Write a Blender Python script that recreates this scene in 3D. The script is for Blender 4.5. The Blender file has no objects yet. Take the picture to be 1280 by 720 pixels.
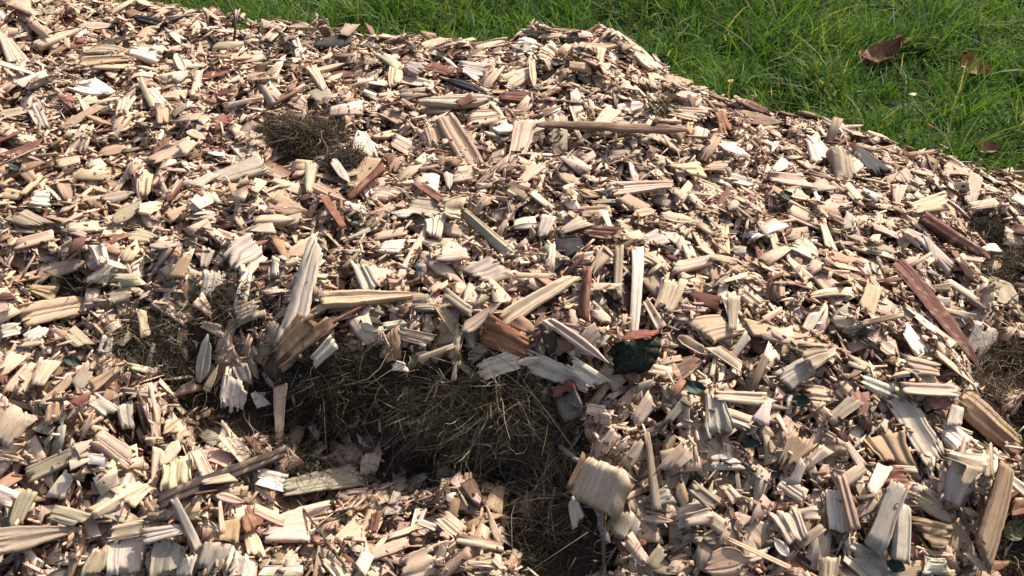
import bpy, math, random
import numpy as np
from mathutils import Matrix, Vector

RS = np.random.default_rng(7)
scene = bpy.context.scene
COL = scene.collection

# ------------------------------------------------------------------ camera
CAM_H, PITCH, FPX = 1.45, math.radians(36.0), 1154.0      # focal length in pixels of a 1280 wide frame
CAM = np.array([0.0, 0.0, CAM_H])
cd = bpy.data.cameras.new('camera'); cam = bpy.data.objects.new('camera', cd); COL.objects.link(cam)
cam.location = CAM; cam.rotation_euler = (math.pi/2-PITCH, 0, 0)
cd.sensor_width = 36.0; cd.lens = 36.0*FPX/1280.0; cd.clip_start = 0.05; cd.clip_end = 1000
scene.camera = cam
FW = np.array([0, math.cos(PITCH), -math.sin(PITCH)]); UP = np.array([0, math.sin(PITCH), math.cos(PITCH)]); RT = np.array([1.0, 0, 0])

def ray(px, py):
    d = FW + RT*((px-640)/FPX) + UP*((360-py)/FPX)
    return d/np.linalg.norm(d)
def project(P):
    P = np.asarray(P, float); d = P-CAM
    z = d@FW
    return 640+FPX*(d@RT)/z, 360-FPX*(d@UP)/z, z

# ------------------------------------------------------------------ light
SUN_AZ, SUN_EL = math.radians(47), math.radians(48.5)       # azimuth clockwise from +Y (away from the camera)
sd = bpy.data.lights.new('sun', 'SUN'); sd.energy = 4.3; sd.angle = math.radians(0.6); sd.color = (1.0, 0.95, 0.87)
so = bpy.data.objects.new('sun', sd); COL.objects.link(so)
SDIR = Vector((math.sin(SUN_AZ)*math.cos(SUN_EL), math.cos(SUN_AZ)*math.cos(SUN_EL), math.sin(SUN_EL)))
so.rotation_euler = SDIR.to_track_quat('Z', 'Y').to_euler(); so.location = (3, 4, 6)
w = bpy.data.worlds.new('World'); scene.world = w; w.use_nodes = True
nt = w.node_tree; bg = nt.nodes['Background']
sky = nt.nodes.new('ShaderNodeTexSky'); sky.sky_type = 'NISHITA'; sky.sun_disc = False
sky.sun_elevation = SUN_EL; sky.sun_rotation = SUN_AZ; sky.dust_density = 4.0; sky.air_density = 0.7; sky.ozone_density = 0.5
nt.links.new(sky.outputs[0], bg.inputs[0]); bg.inputs[1].default_value = 0.13
vs = scene.view_settings; vs.view_transform = 'Standard'; vs.look = 'None'; vs.gamma = 1; vs.exposure = 0.82
scene.cycles.max_bounces = 6; scene.cycles.diffuse_bounces = 3; scene.cycles.transmission_bounces = 4

# ------------------------------------------------------------------ mesh helpers
def mesh_np(name, V, F, mat, tint=None, uv=None, smooth=False):
    V = np.ascontiguousarray(V, np.float32); F = np.ascontiguousarray(F, np.int32)
    k = F.shape[1]
    me = bpy.data.meshes.new(name)
    me.vertices.add(len(V)); me.vertices.foreach_set('co', V.ravel())
    me.loops.add(F.size); me.loops.foreach_set('vertex_index', F.ravel())
    me.polygons.add(len(F)); me.polygons.foreach_set('loop_start', np.arange(0, F.size, k, dtype=np.int32))
    if smooth: me.polygons.foreach_set('use_smooth', np.ones(len(F), bool))
    if tint is not None:
        a = me.attributes.new('tint', 'FLOAT_COLOR', 'POINT')
        t = np.ones((len(V), 4), np.float32); t[:, :3] = np.asarray(tint)[:, :3]
        a.data.foreach_set('color', t.ravel())
    if uv is not None:
        l = me.uv_layers.new(name='UVMap')
        l.data.foreach_set('uv', np.ascontiguousarray(np.asarray(uv, np.float32)[F.ravel()]).ravel())
    me.update(calc_edges=True); me.validate()
    if mat: me.materials.append(mat)
    return me
def link(name, me, parent=None, mw=None):
    o = bpy.data.objects.new(name, me); COL.objects.link(o)
    if parent is not None: o.parent = parent
    if mw is not None: o.matrix_world = mw
    return o
def tag(o, label=None, cat=None, group=None, kind=None):
    if label: o['label'] = label
    if cat: o['category'] = cat
    if group: o['group'] = group
    if kind: o['kind'] = kind
    return o
def frame(P, u, wv, n):
    return Matrix(((u[0], wv[0], n[0], P[0]), (u[1], wv[1], n[1], P[1]), (u[2], wv[2], n[2], P[2]), (0, 0, 0, 1)))
def norm(v): v = np.asarray(v, float); return v/max(1e-9, np.linalg.norm(v))

# value noise on arrays
def vnoise(x, y, seed=0):
    xi = np.floor(x).astype(int); yi = np.floor(y).astype(int); fx = x-xi; fy = y-yi
    fx = fx*fx*(3-2*fx); fy = fy*fy*(3-2*fy)
    def h(a, b):
        n = (a*374761393 + b*668265263 + seed*974711) & 0x7fffffff
        n = ((n ^ (n >> 13))*1274126177) & 0x7fffffff
        return ((n ^ (n >> 16)) & 0xffff)/65535.0
    return (h(xi, yi)*(1-fx)+h(xi+1, yi)*fx)*(1-fy)+(h(xi, yi+1)*(1-fx)+h(xi+1, yi+1)*fx)*fy
def fbm(x, y, seed=0, o=3):
    s = 0; a = 0.5
    for k in range(o): s = s+a*(vnoise(x*2**k, y*2**k, seed+k)-0.5); a *= 0.5
    return s

# ------------------------------------------------------------------ materials
def new_mat(name):
    m = bpy.data.materials.new(name); m.use_nodes = True
    t = m.node_tree; b = t.nodes['Principled BSDF']; return m, t, b
def N(t, kind, **kw):
    n = t.nodes.new(kind)
    for k, v in kw.items(): setattr(n, k, v)
    return n

def wood_material():
    m, t, b = new_mat('split_wood')
    at = N(t, 'ShaderNodeAttribute', attribute_name='tint')
    uv = N(t, 'ShaderNodeUVMap', uv_map='UVMap')
    mp = N(t, 'ShaderNodeMapping'); mp.inputs['Scale'].default_value = (26, 620, 1)
    n1 = N(t, 'ShaderNodeTexNoise'); n1.inputs['Scale'].default_value = 1; n1.inputs['Detail'].default_value = 4; n1.inputs['Roughness'].default_value = 0.65
    r1 = N(t, 'ShaderNodeMapRange'); r1.inputs[1].default_value = 0.28; r1.inputs[2].default_value = 0.72; r1.inputs[3].default_value = 0.68; r1.inputs[4].default_value = 1.12
    mp2 = N(t, 'ShaderNodeMapping'); mp2.inputs['Scale'].default_value = (45, 90, 1)
    n2 = N(t, 'ShaderNodeTexNoise'); n2.inputs['Scale'].default_value = 1; n2.inputs['Detail'].default_value = 5; n2.inputs['Roughness'].default_value = 0.7
    r2 = N(t, 'ShaderNodeMapRange'); r2.inputs[1].default_value = 0.52; r2.inputs[2].default_value = 0.78; r2.inputs[3].default_value = 0.0; r2.inputs[4].default_value = 0.9
    mp3 = N(t, 'ShaderNodeMapping'); mp3.inputs['Scale'].default_value = (60, 900, 1)
    n3 = N(t, 'ShaderNodeTexNoise'); n3.inputs['Scale'].default_value = 1; n3.inputs['Detail'].default_value = 2
    r3 = N(t, 'ShaderNodeMapRange'); r3.inputs[1].default_value = 0.62; r3.inputs[2].default_value = 0.75; r3.inputs[3].default_value = 1.0; r3.inputs[4].default_value = 0.42
    mul = N(t, 'ShaderNodeMixRGB', blend_type='MULTIPLY'); mul.inputs[0].default_value = 1
    mul3 = N(t, 'ShaderNodeMixRGB', blend_type='MULTIPLY'); mul3.inputs[0].default_value = 1
    st = N(t, 'ShaderNodeMixRGB', blend_type='MULTIPLY'); st.inputs[2].default_value = (0.62, 0.47, 0.36, 1)
    L = t.links.new
    L(uv.outputs[0], mp.inputs[0]); L(uv.outputs[0], mp2.inputs[0]); L(uv.outputs[0], mp3.inputs[0])
    L(mp.outputs[0], n1.inputs['Vector']); L(mp2.outputs[0], n2.inputs['Vector']); L(mp3.outputs[0], n3.inputs['Vector'])
    L(n1.outputs[0], r1.inputs[0]); L(n2.outputs[0], r2.inputs[0]); L(n3.outputs[0], r3.inputs[0])
    L(at.outputs['Color'], mul.inputs[1]); L(r1.outputs[0], mul.inputs[2])
    L(mul.outputs[0], mul3.inputs[1]); L(r3.outputs[0], mul3.inputs[2])
    L(r2.outputs[0], st.inputs[0]); L(mul3.outputs[0], st.inputs[1])
    L(st.outputs[0], b.inputs['Base Color']); b.inputs['Roughness'].default_value = 0.78
    b.inputs['Specular IOR Level'].default_value = 0.25
    bp = N(t, 'ShaderNodeBump'); bp.inputs['Strength'].default_value = 0.5; bp.inputs['Distance'].default_value = 0.0018
    L(n1.outputs[0], bp.inputs['Height']); L(bp.outputs[0], b.inputs['Normal'])
    return m
def rough_material(name, dark, light, scale=60, bump=0.6, rough=0.9, stretch=(1, 1, 1)):
    m, t, b = new_mat(name); L = t.links.new
    tc = N(t, 'ShaderNodeTexCoord'); mp = N(t, 'ShaderNodeMapping'); mp.inputs['Scale'].default_value = stretch
    n1 = N(t, 'ShaderNodeTexNoise'); n1.inputs['Scale'].default_value = scale; n1.inputs['Detail'].default_value = 8; n1.inputs['Roughness'].default_value = 0.7
    cr = N(t, 'ShaderNodeValToRGB'); cr.color_ramp.elements[0].position = 0.35; cr.color_ramp.elements[1].position = 0.68
    cr.color_ramp.elements[0].color = (*dark, 1); cr.color_ramp.elements[1].color = (*light, 1)
    bp = N(t, 'ShaderNodeBump'); bp.inputs['Strength'].default_value = bump; bp.inputs['Distance'].default_value = 0.006
    L(tc.outputs['Object'], mp.inputs[0]); L(mp.outputs[0], n1.inputs['Vector']); L(n1.outputs[0], cr.inputs[0]); L(cr.outputs[0], b.inputs['Base Color'])
    L(n1.outputs[0], bp.inputs['Height']); L(bp.outputs[0], b.inputs['Normal'])
    b.inputs['Roughness'].default_value = rough; b.inputs['Specular IOR Level'].default_value = 0.2
    return m
def blade_material(name, trans=0.35, rough=0.5, through=(1.3, 1.35, 0.55, 1)):
    m, t, b = new_mat(name); L = t.links.new
    at = N(t, 'ShaderNodeAttribute', attribute_name='tint')
    tr = N(t, 'ShaderNodeBsdfTranslucent'); mx = N(t, 'ShaderNodeMixShader'); mx.inputs[0].default_value = trans
    g = N(t, 'ShaderNodeMixRGB', blend_type='MULTIPLY'); g.inputs[0].default_value = 1; g.inputs[2].default_value = through
    L(at.outputs['Color'], b.inputs['Base Color']); L(at.outputs['Color'], g.inputs[1]); L(g.outputs[0], tr.inputs['Color'])
    b.inputs['Roughness'].default_value = rough; b.inputs['Specular IOR Level'].default_value = 0.22
    out = t.nodes['Material Output']; L(b.outputs[0], mx.inputs[1]); L(tr.outputs[0], mx.inputs[2]); L(mx.outputs[0], out.inputs['Surface'])
    return m
M_WOOD = wood_material()
M_BARK = rough_material('bark', (0.05, 0.022, 0.014), (0.21, 0.085, 0.05), 55, 0.9, stretch=(0.35, 1.6, 1))
M_ORANGE = rough_material('inner_bark', (0.20, 0.075, 0.035), (0.40, 0.19, 0.105), 45, 0.8, stretch=(0.6, 1.4, 1))
M_REDB = rough_material('red_inner_bark', (0.11, 0.035, 0.024), (0.30, 0.115, 0.08), 90, 0.8)
M_BRANCH = rough_material('brown_branch_bark', (0.085, 0.048, 0.032), (0.40, 0.25, 0.17), 60, 0.9, stretch=(0.2, 2.5, 2.5))
M_GREYBARK = rough_material('grey_bark', (0.08, 0.065, 0.05), (0.26, 0.215, 0.165), 70, 0.8)
M_TWIG = rough_material('dark_twig_bark', (0.03, 0.023, 0.018), (0.15, 0.12, 0.095), 60, 0.6, stretch=(0.4, 2, 2))
M_GREYTWIG = rough_material('grey_twig_bark', (0.09, 0.07, 0.055), (0.34, 0.29, 0.235), 60, 0.6, stretch=(0.4, 2, 2))
M_MOSS = rough_material('moss', (0.010, 0.013, 0.008), (0.06, 0.072, 0.04), 140, 1.0)
M_SOIL = rough_material('soil', (0.010, 0.007, 0.005), (0.045, 0.032, 0.022), 90, 0.9)
M_HUMUS = rough_material('humus', (0.012, 0.009, 0.006), (0.07, 0.045, 0.03), 120, 0.9)
M_LAWN = rough_material('lawn_soil', (0.008, 0.014, 0.004), (0.025, 0.04, 0.012), 25, 0.8)
M_STONE = rough_material('stone', (0.16, 0.17, 0.16), (0.32, 0.33, 0.32), 60, 0.4)
M_LEAFB = rough_material('dead_leaf', (0.16, 0.075, 0.05), (0.40, 0.21, 0.14), 50, 0.6, 0.6)
M_LEAFO = rough_material('orange_leaf', (0.22, 0.11, 0.045), (0.42, 0.25, 0.10), 40, 0.5, 0.6)
M_LEAFG = rough_material('green_leaf', (0.020, 0.034, 0.024), (0.055, 0.078, 0.054), 50, 0.4, 0.5)
M_LEAFV = rough_material('olive_leaf', (0.07, 0.075, 0.03), (0.17, 0.16, 0.075), 50, 0.4, 0.6)
M_GRASS = blade_material('grass_blade', 0.42, 0.6)
M_DEAD = blade_material('dead_grass_blade', 0.12, 0.75, (1, .95, .85, 1))

PAL = dict(white=(.72, .60, .475), cream=(.62, .465, .335), yellow=(.63, .48, .31), tan=(.47, .335, .225), pink=(.61, .44, .325),
           grey=(.42, .355, .285), greywhite=(.56, .48, .385), greytan=(.38, .305, .22), olive=(.37, .31, .215), ochre=(.45, .31, .185),
           rust=(.22, .095, .06), orange=(.33, .16, .09), redbrown=(.16, .066, .046), brown=(.20, .12, .075), dark=(.055, .038, .03),
           charcoal=(.04, .037, .035), violet=(.34, .28, .25), blue=(.36, .35, .35))
PAL = {k: (c[0]*.95, c[1]*.915, c[2]*.87) for k, c in PAL.items()}
WORD = dict(white='white', cream='pale cream', yellow='yellowish', tan='tan', pink='pinkish', grey='grey', greywhite='greyish white',
            greytan='grey brown', olive='dull olive', ochre='ochre stained', rust='rusty red', orange='orange', redbrown='red brown',
            brown='brown', dark='dark brown', charcoal='blackened', violet='dull grey', blue='blue grey')

# ------------------------------------------------------------------ the mound as a height field
RES = 0.006
X0, X1, Y0, Y1 = -2.3, 2.3, 0.72, 3.75
gx = np.arange(X0, X1, RES); gy = np.arange(Y0, Y1, RES)
GX, GY = np.meshgrid(gx, gy)                              # [iy, ix]
CX = [-2.4, -1.6, -1.18, -.85, -.477, -.25, -.09, .06, .20, .33, .40, .48, .62, .80, 1.01, 1.21, 1.38, 1.7, 2.1, 2.4]
CY = [3.20, 3.02, 2.87, 2.74, 2.67, 2.62, 2.57, 2.58, 2.60, 2.60, 2.52, 2.44, 2.364, 2.34, 2.30, 2.22, 2.18, 2.02, 1.85, 1.75]
CZ = [.43, .465, .457, .437, .437, .435, .432, .452, .46, .445, .405, .385, .355, .322, .28, .237, .205, .13, .03, -.05]
def base_height(x, y):
    yc = np.interp(x, CX, CY); zc = np.interp(x, CX, CZ)
    s = (y-1.0)/(yc-1.0)
    sh = np.interp(s, [-.25, -.1, .025, .13, .245, .36, .5, .745, 1.0, 1.6], [-.35, -.12, .10, .39, .655, .79, .89, .985, 1.0, 1.0])
    z = zc*sh
    fall = zc+0.03-0.85*(y-yc)
    k = 0.05
    hh = np.clip(0.5+0.5*(fall-z)/k, 0, 1)
    z = fall*(1-hh)+z*hh-k*hh*(1-hh)
    z = z+0.035*fbm(x*2.2+3, y*2.2, 5, 3)*np.clip(z/0.15, 0, 1)+0.02*fbm(x*7, y*7, 11, 2)*np.clip(z/0.1, 0, 1)
    return z
def sstep(a, b, x): t = np.clip((x-a)/(b-a), 0, 1); return t*t*(3-2*t)
def carve(x, y):
    # the dug hollow: a floor in front of a steep turf face
    edge = 1.405+0.03*(vnoise(x*9+2, y*0+1, 3)-0.5)+0.02*(vnoise(x*25, y*0, 4)-0.5)
    mx = sstep(-.60, -.40, x)*(1-sstep(.06, .17, x))
    my = sstep(.98, 1.22, y)*(1-sstep(edge-0.055, edge, y))
    c = 0.175*mx*my
    mx2 = sstep(-.80, -.66, x)*(1-sstep(-.45, -.35, x))
    my2 = sstep(1.14, 1.27, y)*(1-sstep(edge+.0, edge+.07, y))
    c = np.maximum(c, 0.07*mx2*my2)
    c = c+.09*np.exp(-((x+.10)/.075)**2-((y-1.335)/.045)**2)
    # gully at the right edge
    c = c+0.07*np.exp(-((x-1.00)/.10)**2-((y-1.52)/.13)**2)+0.05*np.exp(-((x-1.17)/.07)**2-((y-1.88)/.11)**2)
    # dip under the clod in the upper left
    c = c+0.03*np.exp(-((x+.56)/.11)**2-((y-1.93)/.06)**2)
    # small dirt dip left of centre
    c = c+0.03*np.exp(-((x+.62)/.13)**2-((y-1.42)/.07)**2)
    return c
def mound_height(x, y):
    b = base_height(x, y); z = b-carve(x, y)
    return np.where(b > .05, np.maximum(z, .045+.25*np.minimum(z-.045, 0)), z)
BASE = mound_height(GX, GY)
def blur(A, r):
    k = np.exp(-0.5*(np.arange(-2*r, 2*r+1)/r)**2); k /= k.sum()
    P = np.pad(A, ((2*r, 2*r), (0, 0)), mode='edge'); A = sum(k[i]*P[i:i+A.shape[0]] for i in range(4*r+1))
    P = np.pad(A, ((0, 0), (2*r, 2*r)), mode='edge'); return sum(k[i]*P[:, i:i+A.shape[1]] for i in range(4*r+1))
def samp(A, x, y):
    fx = np.clip((np.asarray(x)-X0)/RES, 0, A.shape[1]-1.001); fy = np.clip((np.asarray(y)-Y0)/RES, 0, A.shape[0]-1.001)
    ix = fx.astype(int); iy = fy.astype(int); fx = fx-ix; fy = fy-iy
    return (A[iy, ix]*(1-fx)+A[iy, ix+1]*fx)*(1-fy)+(A[iy+1, ix]*(1-fx)+A[iy+1, ix+1]*fx)*fy
def hit(A, px, py, off=0.0):
    d = ray(px, py); t = np.arange(0.9, 5.5, 0.003)
    P = CAM+t[:, None]*d
    g = P[:, 2]-np.maximum(samp(A, P[:, 0], P[:, 1]), 0.0)-off
    k = np.argmax(g < 0)
    if g[k] >= 0: return None
    return P[k]
def normal_at(A, x, y, e=0.02):
    return norm((-(samp(A, x+e, y)-samp(A, x-e, y))/(2*e), -(samp(A, x, y+e)-samp(A, x, y-e))/(2*e), 1.0))

# places where the turf and dirt show: (px, py, rx, ry, share of chips kept)
DIRT = [(600, 515, 150, 85, .0), (440, 480, 85, 70, .03), (320, 510, 100, 45, .06), (700, 650, 62, 110, .03), (590, 565, 60, 30, .0),
        (205, 432, 65, 45, .35), (100, 352, 40, 20, .3), (262, 385, 40, 25, .3), (384, 180, 46, 17, .0), (822, 138, 26, 18, .1), (1238, 292, 32, 26, .03),
        (1262, 330, 30, 40, .3), (1255, 455, 45, 30, .05), (1245, 515, 40, 40, .05), (1262, 690, 45, 50, .15), (300, 12, 20, 16, .1), (60, 350, 30, 22, .5),
        (520, 590, 90, 22, .45), (370, 560, 60, 25, .2), (1190, 385, 30, 50, .7)]
def keep_share(P):
    px, py, _ = project(P)
    s = np.ones(len(P))
    for cx, cy, rx, ry, k in DIRT:
        q = ((px-cx)/rx)**2+((py-cy)/ry)**2
        s = np.minimum(s, np.where(q < 0.7, k, np.where(q < 1.2, k+(1-k)*(q-0.7)/0.5, 1)))
    return s
DROP = 0.053
# ------------------------------------------------------------------ chips: a jagged slab of split wood
def slab(L, W, T, nu, nv, rng, flags='', jag=None):
    """local x along the grain, y across, z up; returns verts, quads, uv, tint multiplier"""
    u = np.linspace(-1, 1, nu)
    # strips that follow the grain: each breaks off at its own length and lies at its own height
    nv += nv % 2; ns = nv//2
    wd_ = np.exp(rng.normal(0, .8, ns))+.12; cut = np.concatenate([[0], np.cumsum(wd_)])/wd_.sum()*2-1
    v = np.empty(nv); v[0::2] = cut[:-1]; v[1::2] = cut[1:]; gap = .035/ns
    v[1:-1:2] -= gap*.5; v[2::2] += gap*.5
    if jag is None: jag = 0.115
    if 'f' in flags: jag *= 2.2
    asp = min(1.0, 1.3*W/L)
    def ends():
        j = np.clip(rng.standard_t(3, ns), -2.6, 2.6)
        j = np.repeat(j, 2)+rng.normal(0, .35, nv)
        return j*jag*asp*0.6+rng.normal(0, .38 if 'n' not in flags else .08)*asp*v
    jr, jl = ends(), ends()
    if 'p' in flags or 'q' in flags: jr = jr*.3-0.5*asp*np.abs(v-rng.uniform(-.6, .6))
    if 'p' in flags: jl = jl*.3-0.5*asp*np.abs(v-rng.uniform(-.6, .6))
    U, Vv = np.meshgrid(u, v, indexing='ij')
    if nu > 4:
        # broken ends: only the last quarter of the length is pulled in or out, so the body stays straight
        Sx = np.sign(U)*np.clip((np.abs(U)-.5)/.5, 0, 1)
        X = (U+np.where(U > 0, Sx*jr[None, :], Sx*jl[None, :]))*L/2
    else:
        X = U*np.where(U > 0, 1+jr[None, :], 1+jl[None, :])*L/2
    s = (u+1)/2
    wp = np.interp(s, [0, .5, 1], 1+rng.normal(0, .06, 3)+rng.normal(0, .20 if 'n' not in flags else .03)*np.array([-1, 0, 1]))
    if 'w' in flags: wp = wp*(0.42+0.58*s)
    if 'v' in flags: wp = wp*(1-0.58*s)
    if 'p' in flags: wp = wp*np.interp(s, [0, rng.uniform(.15, .5), rng.uniform(.55, .8), 1], [rng.uniform(.4, .75), 1, rng.uniform(.75, .95), rng.uniform(.12, .4)])
    if 'q' in flags: wp = wp*np.interp(s, [0, rng.uniform(.3, .65), 1], [.9, 1, rng.uniform(.1, .3)])
    if 'f' in flags: wp = wp*(0.82+0.34*s)
    k = max(3, nu//3)
    skew = np.interp(s, np.linspace(0, 1, k), rng.normal(0, .035, k))
    edw = np.interp(s, np.linspace(0, 1, nu), rng.normal(0, .022, nu))
    Y = (Vv*(wp+edw)[:, None]+skew[:, None])*W/2
    # split steps: the upper face drops in a few straight steps across the grain
    step = np.repeat(rng.normal(0, .02 if 's' not in flags else .07, ns), 2)+rng.normal(0, .012, nv)
    step = np.clip(step-step.mean(), -.6, .6)*min(1.0, .0045/T if T < .1 else .5)
    wedge = 1+rng.uniform(-.5, .5)*u+rng.uniform(-.4, .4)*0
    wedge = wedge*np.interp(s, [0, .12, .88, 1], [rng.uniform(.15, 1), 1, 1, rng.uniform(.15, 1)])
    side = 1+rng.uniform(-.5, .5)*v
    top = T/2*(1+step[None, :])*wedge[:, None]*side[None, :]
    bot = -T/2*wedge[:, None]*side[None, :]*np.ones((nu, nv))
    c = rng.normal(0, 0.03)*L
    if 'c' in flags: c = 0.13*L*(1 if rng.random() < .6 else -1)
    bend = c*(U**2-0.33)*0.5
    cup = rng.normal(0, .05)*W*(Vv**2)
    tw = rng.normal(0, .08)*U
    sh = rng.normal(0, .35)*T            # slanted side faces
    def fin(Z, dy):
        z = Z+bend+cup; y = Y+dy
        return np.stack([X+dy*.8, y*np.cos(tw)-z*np.sin(tw), y*np.sin(tw)+z*np.cos(tw)], -1).reshape(-1, 3)
    V = np.concatenate([fin(top, 0), fin(bot, sh)])
    n = nu*nv; q = []
    idx = np.arange(n).reshape(nu, nv)
    a, b_, c_, d = idx[:-1, :-1], idx[1:, :-1], idx[1:, 1:], idx[:-1, 1:]
    q.append(np.stack([a, b_, c_, d], -1).reshape(-1, 4)); q.append(np.stack([d, c_, b_, a], -1).reshape(-1, 4)+n)
    for e0, e1 in ((idx[:-1, 0], idx[1:, 0]), (idx[1:, -1], idx[:-1, -1]), (idx[0, 1:], idx[0, :-1]), (idx[-1, :-1], idx[-1, 1:])):
        q.append(np.stack([e0+n, e1+n, e1, e0], -1))
    uv = np.stack([U*L/2, Vv*W/2], -1).reshape(-1, 2)+rng.uniform(0, 40, 2)
    uv2 = uv.copy(); uv2 += 7
    m = 1+0.035*np.broadcast_to(np.clip(np.repeat(rng.normal(0, 1, ns), 2), -2, 2)[None, :], (nu, nv)).reshape(-1)
    return V, np.concatenate(q), np.concatenate([uv, uv2]), np.concatenate([m, m*0.95])

# ------------------------------------------------------------------ lay the loose chips down, layer upon layer
H = BASE-DROP
rng = np.random.default_rng(21)
NCH = 62000
CN = ['cream', 'tan', 'pink', 'white', 'yellow', 'greytan', 'greywhite', 'grey', 'olive', 'ochre', 'rust', 'redbrown', 'brown', 'dark']
CP = np.array([.32, .27, .10, .075, .04, .05, .035, .014, .006, .010, .020, .050, .026, .016]); CP /= CP.sum()
def deposit(P2, Lc, Wc, Tc, th, tilt, lift=0.5):
    """returns centre, axes for a batch of chips laid on H, and raises H"""
    a = np.linspace(-.46, .46, 9); b_ = np.linspace(-.42, .42, 4)
    A, B = np.meshgrid(a, b_, indexing='ij'); A = A.ravel(); B = B.ravel()
    ca, sa = np.cos(th)[:, None], np.sin(th)[:, None]
    lx = A[None]*Lc[:, None]; ly = B[None]*Wc[:, None]
    x = P2[:, :1]+lx*ca-ly*sa; y = P2[:, 1:2]+lx*sa+ly*ca
    ix = np.clip(((x-X0)/RES).round().astype(int), 0, H.shape[1]-1); iy = np.clip(((y-Y0)/RES).round().astype(int), 0, H.shape[0]-1)
    h = H[iy, ix]; mean = h.mean(1)
    su = (h*lx).sum(1)/(lx**2).sum(1); sv = (h*ly).sum(1)/(ly**2).sum(1)
    e_ = .03
    gxs = (samp(BASE, P2[:, 0]+e_, P2[:, 1])-samp(BASE, P2[:, 0]-e_, P2[:, 1]))/(2*e_); gys = (samp(BASE, P2[:, 0], P2[:, 1]+e_)-samp(BASE, P2[:, 0], P2[:, 1]-e_))/(2*e_)
    bu = gxs*ca[:, 0]+gys*sa[:, 0]; bv = -gxs*sa[:, 0]+gys*ca[:, 0]
    su = .72*np.clip(su, -1.3, 1.3)+.28*bu+tilt[:, 0]; sv = .72*np.clip(sv, -1.3, 1.3)+.28*bv+tilt[:, 1]
    res = h-(mean[:, None]+su[:, None]*lx+sv[:, None]*ly)
    z0 = mean+lift*res.max(1)
    top = z0[:, None]+su[:, None]*lx+sv[:, None]*ly+Tc[:, None]
    np.maximum.at(H, (iy, ix), top)
    C = np.stack([P2[:, 0], P2[:, 1], z0+Tc*0.5], -1)
    u = np.stack([np.cos(th), np.sin(th), su], -1); u /= np.linalg.norm(u, axis=1)[:, None]
    v = np.stack([-np.sin(th), np.cos(th), sv], -1); v -= (v*u).sum(1)[:, None]*u; v /= np.linalg.norm(v, axis=1)[:, None]
    return C, u, v, np.cross(u, v)
def pick_sites(n, rng, dens=lambda P: 1):
    out = []
    tot = 0
    while tot < n:
        p = np.stack([rng.uniform(X0+.05, X1-.05, 4000), rng.uniform(Y0+.03, Y1-.05, 4000)], -1)
        z = samp(BASE, p[:, 0], p[:, 1]); P = np.column_stack([p, z])
        k = (z > 0.012) & (rng.random(len(p)) < keep_share(P))
        px, py, _ = project(P)
        out_view = (px < -160) | (px > 1440) | (py > 860) | (py < -60) | (p[:, 1] > np.interp(p[:, 0], CX, CY)+0.12)
        k &= ~(out_view & (rng.random(len(p)) < 0.45))
        out.append(P[k]); tot += k.sum()
    return np.concatenate(out)[:n]
def chip_sizes(n, rng, m=0.0365):
    L = np.clip(m*np.exp(rng.normal(0, .48, n)), .010, .105)
    asp = np.clip(np.exp(rng.normal(math.log(.36), .45, n)), .10, 1.0)
    sl = rng.random(n) < .24; asp[sl] = rng.uniform(.07, .20, sl.sum())
    W = np.clip(L*asp, .0025, .034); T = np.clip(W*rng.uniform(.08, .22, n), .0012, .005); T[sl] = np.clip(W[sl]*rng.uniform(.3, .8, sl.sum()), .0013, .006)
    return L, W, T
def chip_tints(n, rng):
    c = rng.choice(len(CN), n, p=CP)
    pal = np.array([PAL[k] for k in CN])
    t = pal[c]*np.exp(rng.normal(-.02, .19, (n, 1)))*np.where(rng.random((n, 1)) < .10, np.array([[.66, .56, .48]]), 1.0)*np.exp(rng.normal(0, .03, (n, 3)))
    return c, t
TEMPL = [slab(1, .36, .12, 3, 6, rng, random.Random(i).choice(['', '', '', '', 'p', 'w', 'q', 'f', 'f', 'v', 'c'])) for i in range(90)]
# templates are unit length: width and thickness are normalised so they can be scaled
TV = np.stack([np.stack([t[0][:, 0], t[0][:, 1]/.36, t[0][:, 2]/.12], -1) for t in TEMPL]); TF = TEMPL[0][1]
TM = np.stack([t[3] for t in TEMPL])
def build_chips(name, C, u, v, n, L, W, T, tint, rng):
    N_ = len(C); k = rng.integers(0, len(TV), N_)
    loc = TV[k].copy()
    S = np.stack([L, W, T], -1)[:, None, :]; 
    fl = rng.choice([-1, 1], (N_, 1))
    loc[:, :, 0] *= fl; loc[:, :, 1] *= fl
    p = loc*S
    V = C[:, None]+p[:, :, :1]*u[:, None]+p[:, :, 1:2]*v[:, None]+p[:, :, 2:]*n[:, None]
    nvt = TV.shape[1]
    F = (TF[None]+(np.arange(N_)*nvt)[:, None, None]).reshape(-1, 4)
    uv = p[:, :, :2]+rng.uniform(0, 40, (N_, 1, 2)); uv[:, nvt//2:] += 5
    tt = tint[:, None, :]*TM[k][:, :, None]
    # bark left on one long edge of some chips
    bk = rng.random(N_) < .07
    ed = (TV[k][:, :, 1] > .42) & bk[:, None]
    tt = np.where(ed[:, :, None], np.array(PAL['redbrown'])[None, None], tt)
    return mesh_np(name, V.reshape(-1, 3), F, M_WOOD, tt.reshape(-1, 3), uv.reshape(-1, 2))
P = pick_sites(NCH, rng); L_, W_, T_ = chip_sizes(NCH, rng)
fac = np.interp(project(P)[1], [50, 400, 700], [1.06, 1.06, 1.2]); L_ *= fac; W_ *= fac
# chips on the pile top and in the foreground at the right are a little larger than the fines at the upper left
cid, tin = chip_tints(NCH, rng)
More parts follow.
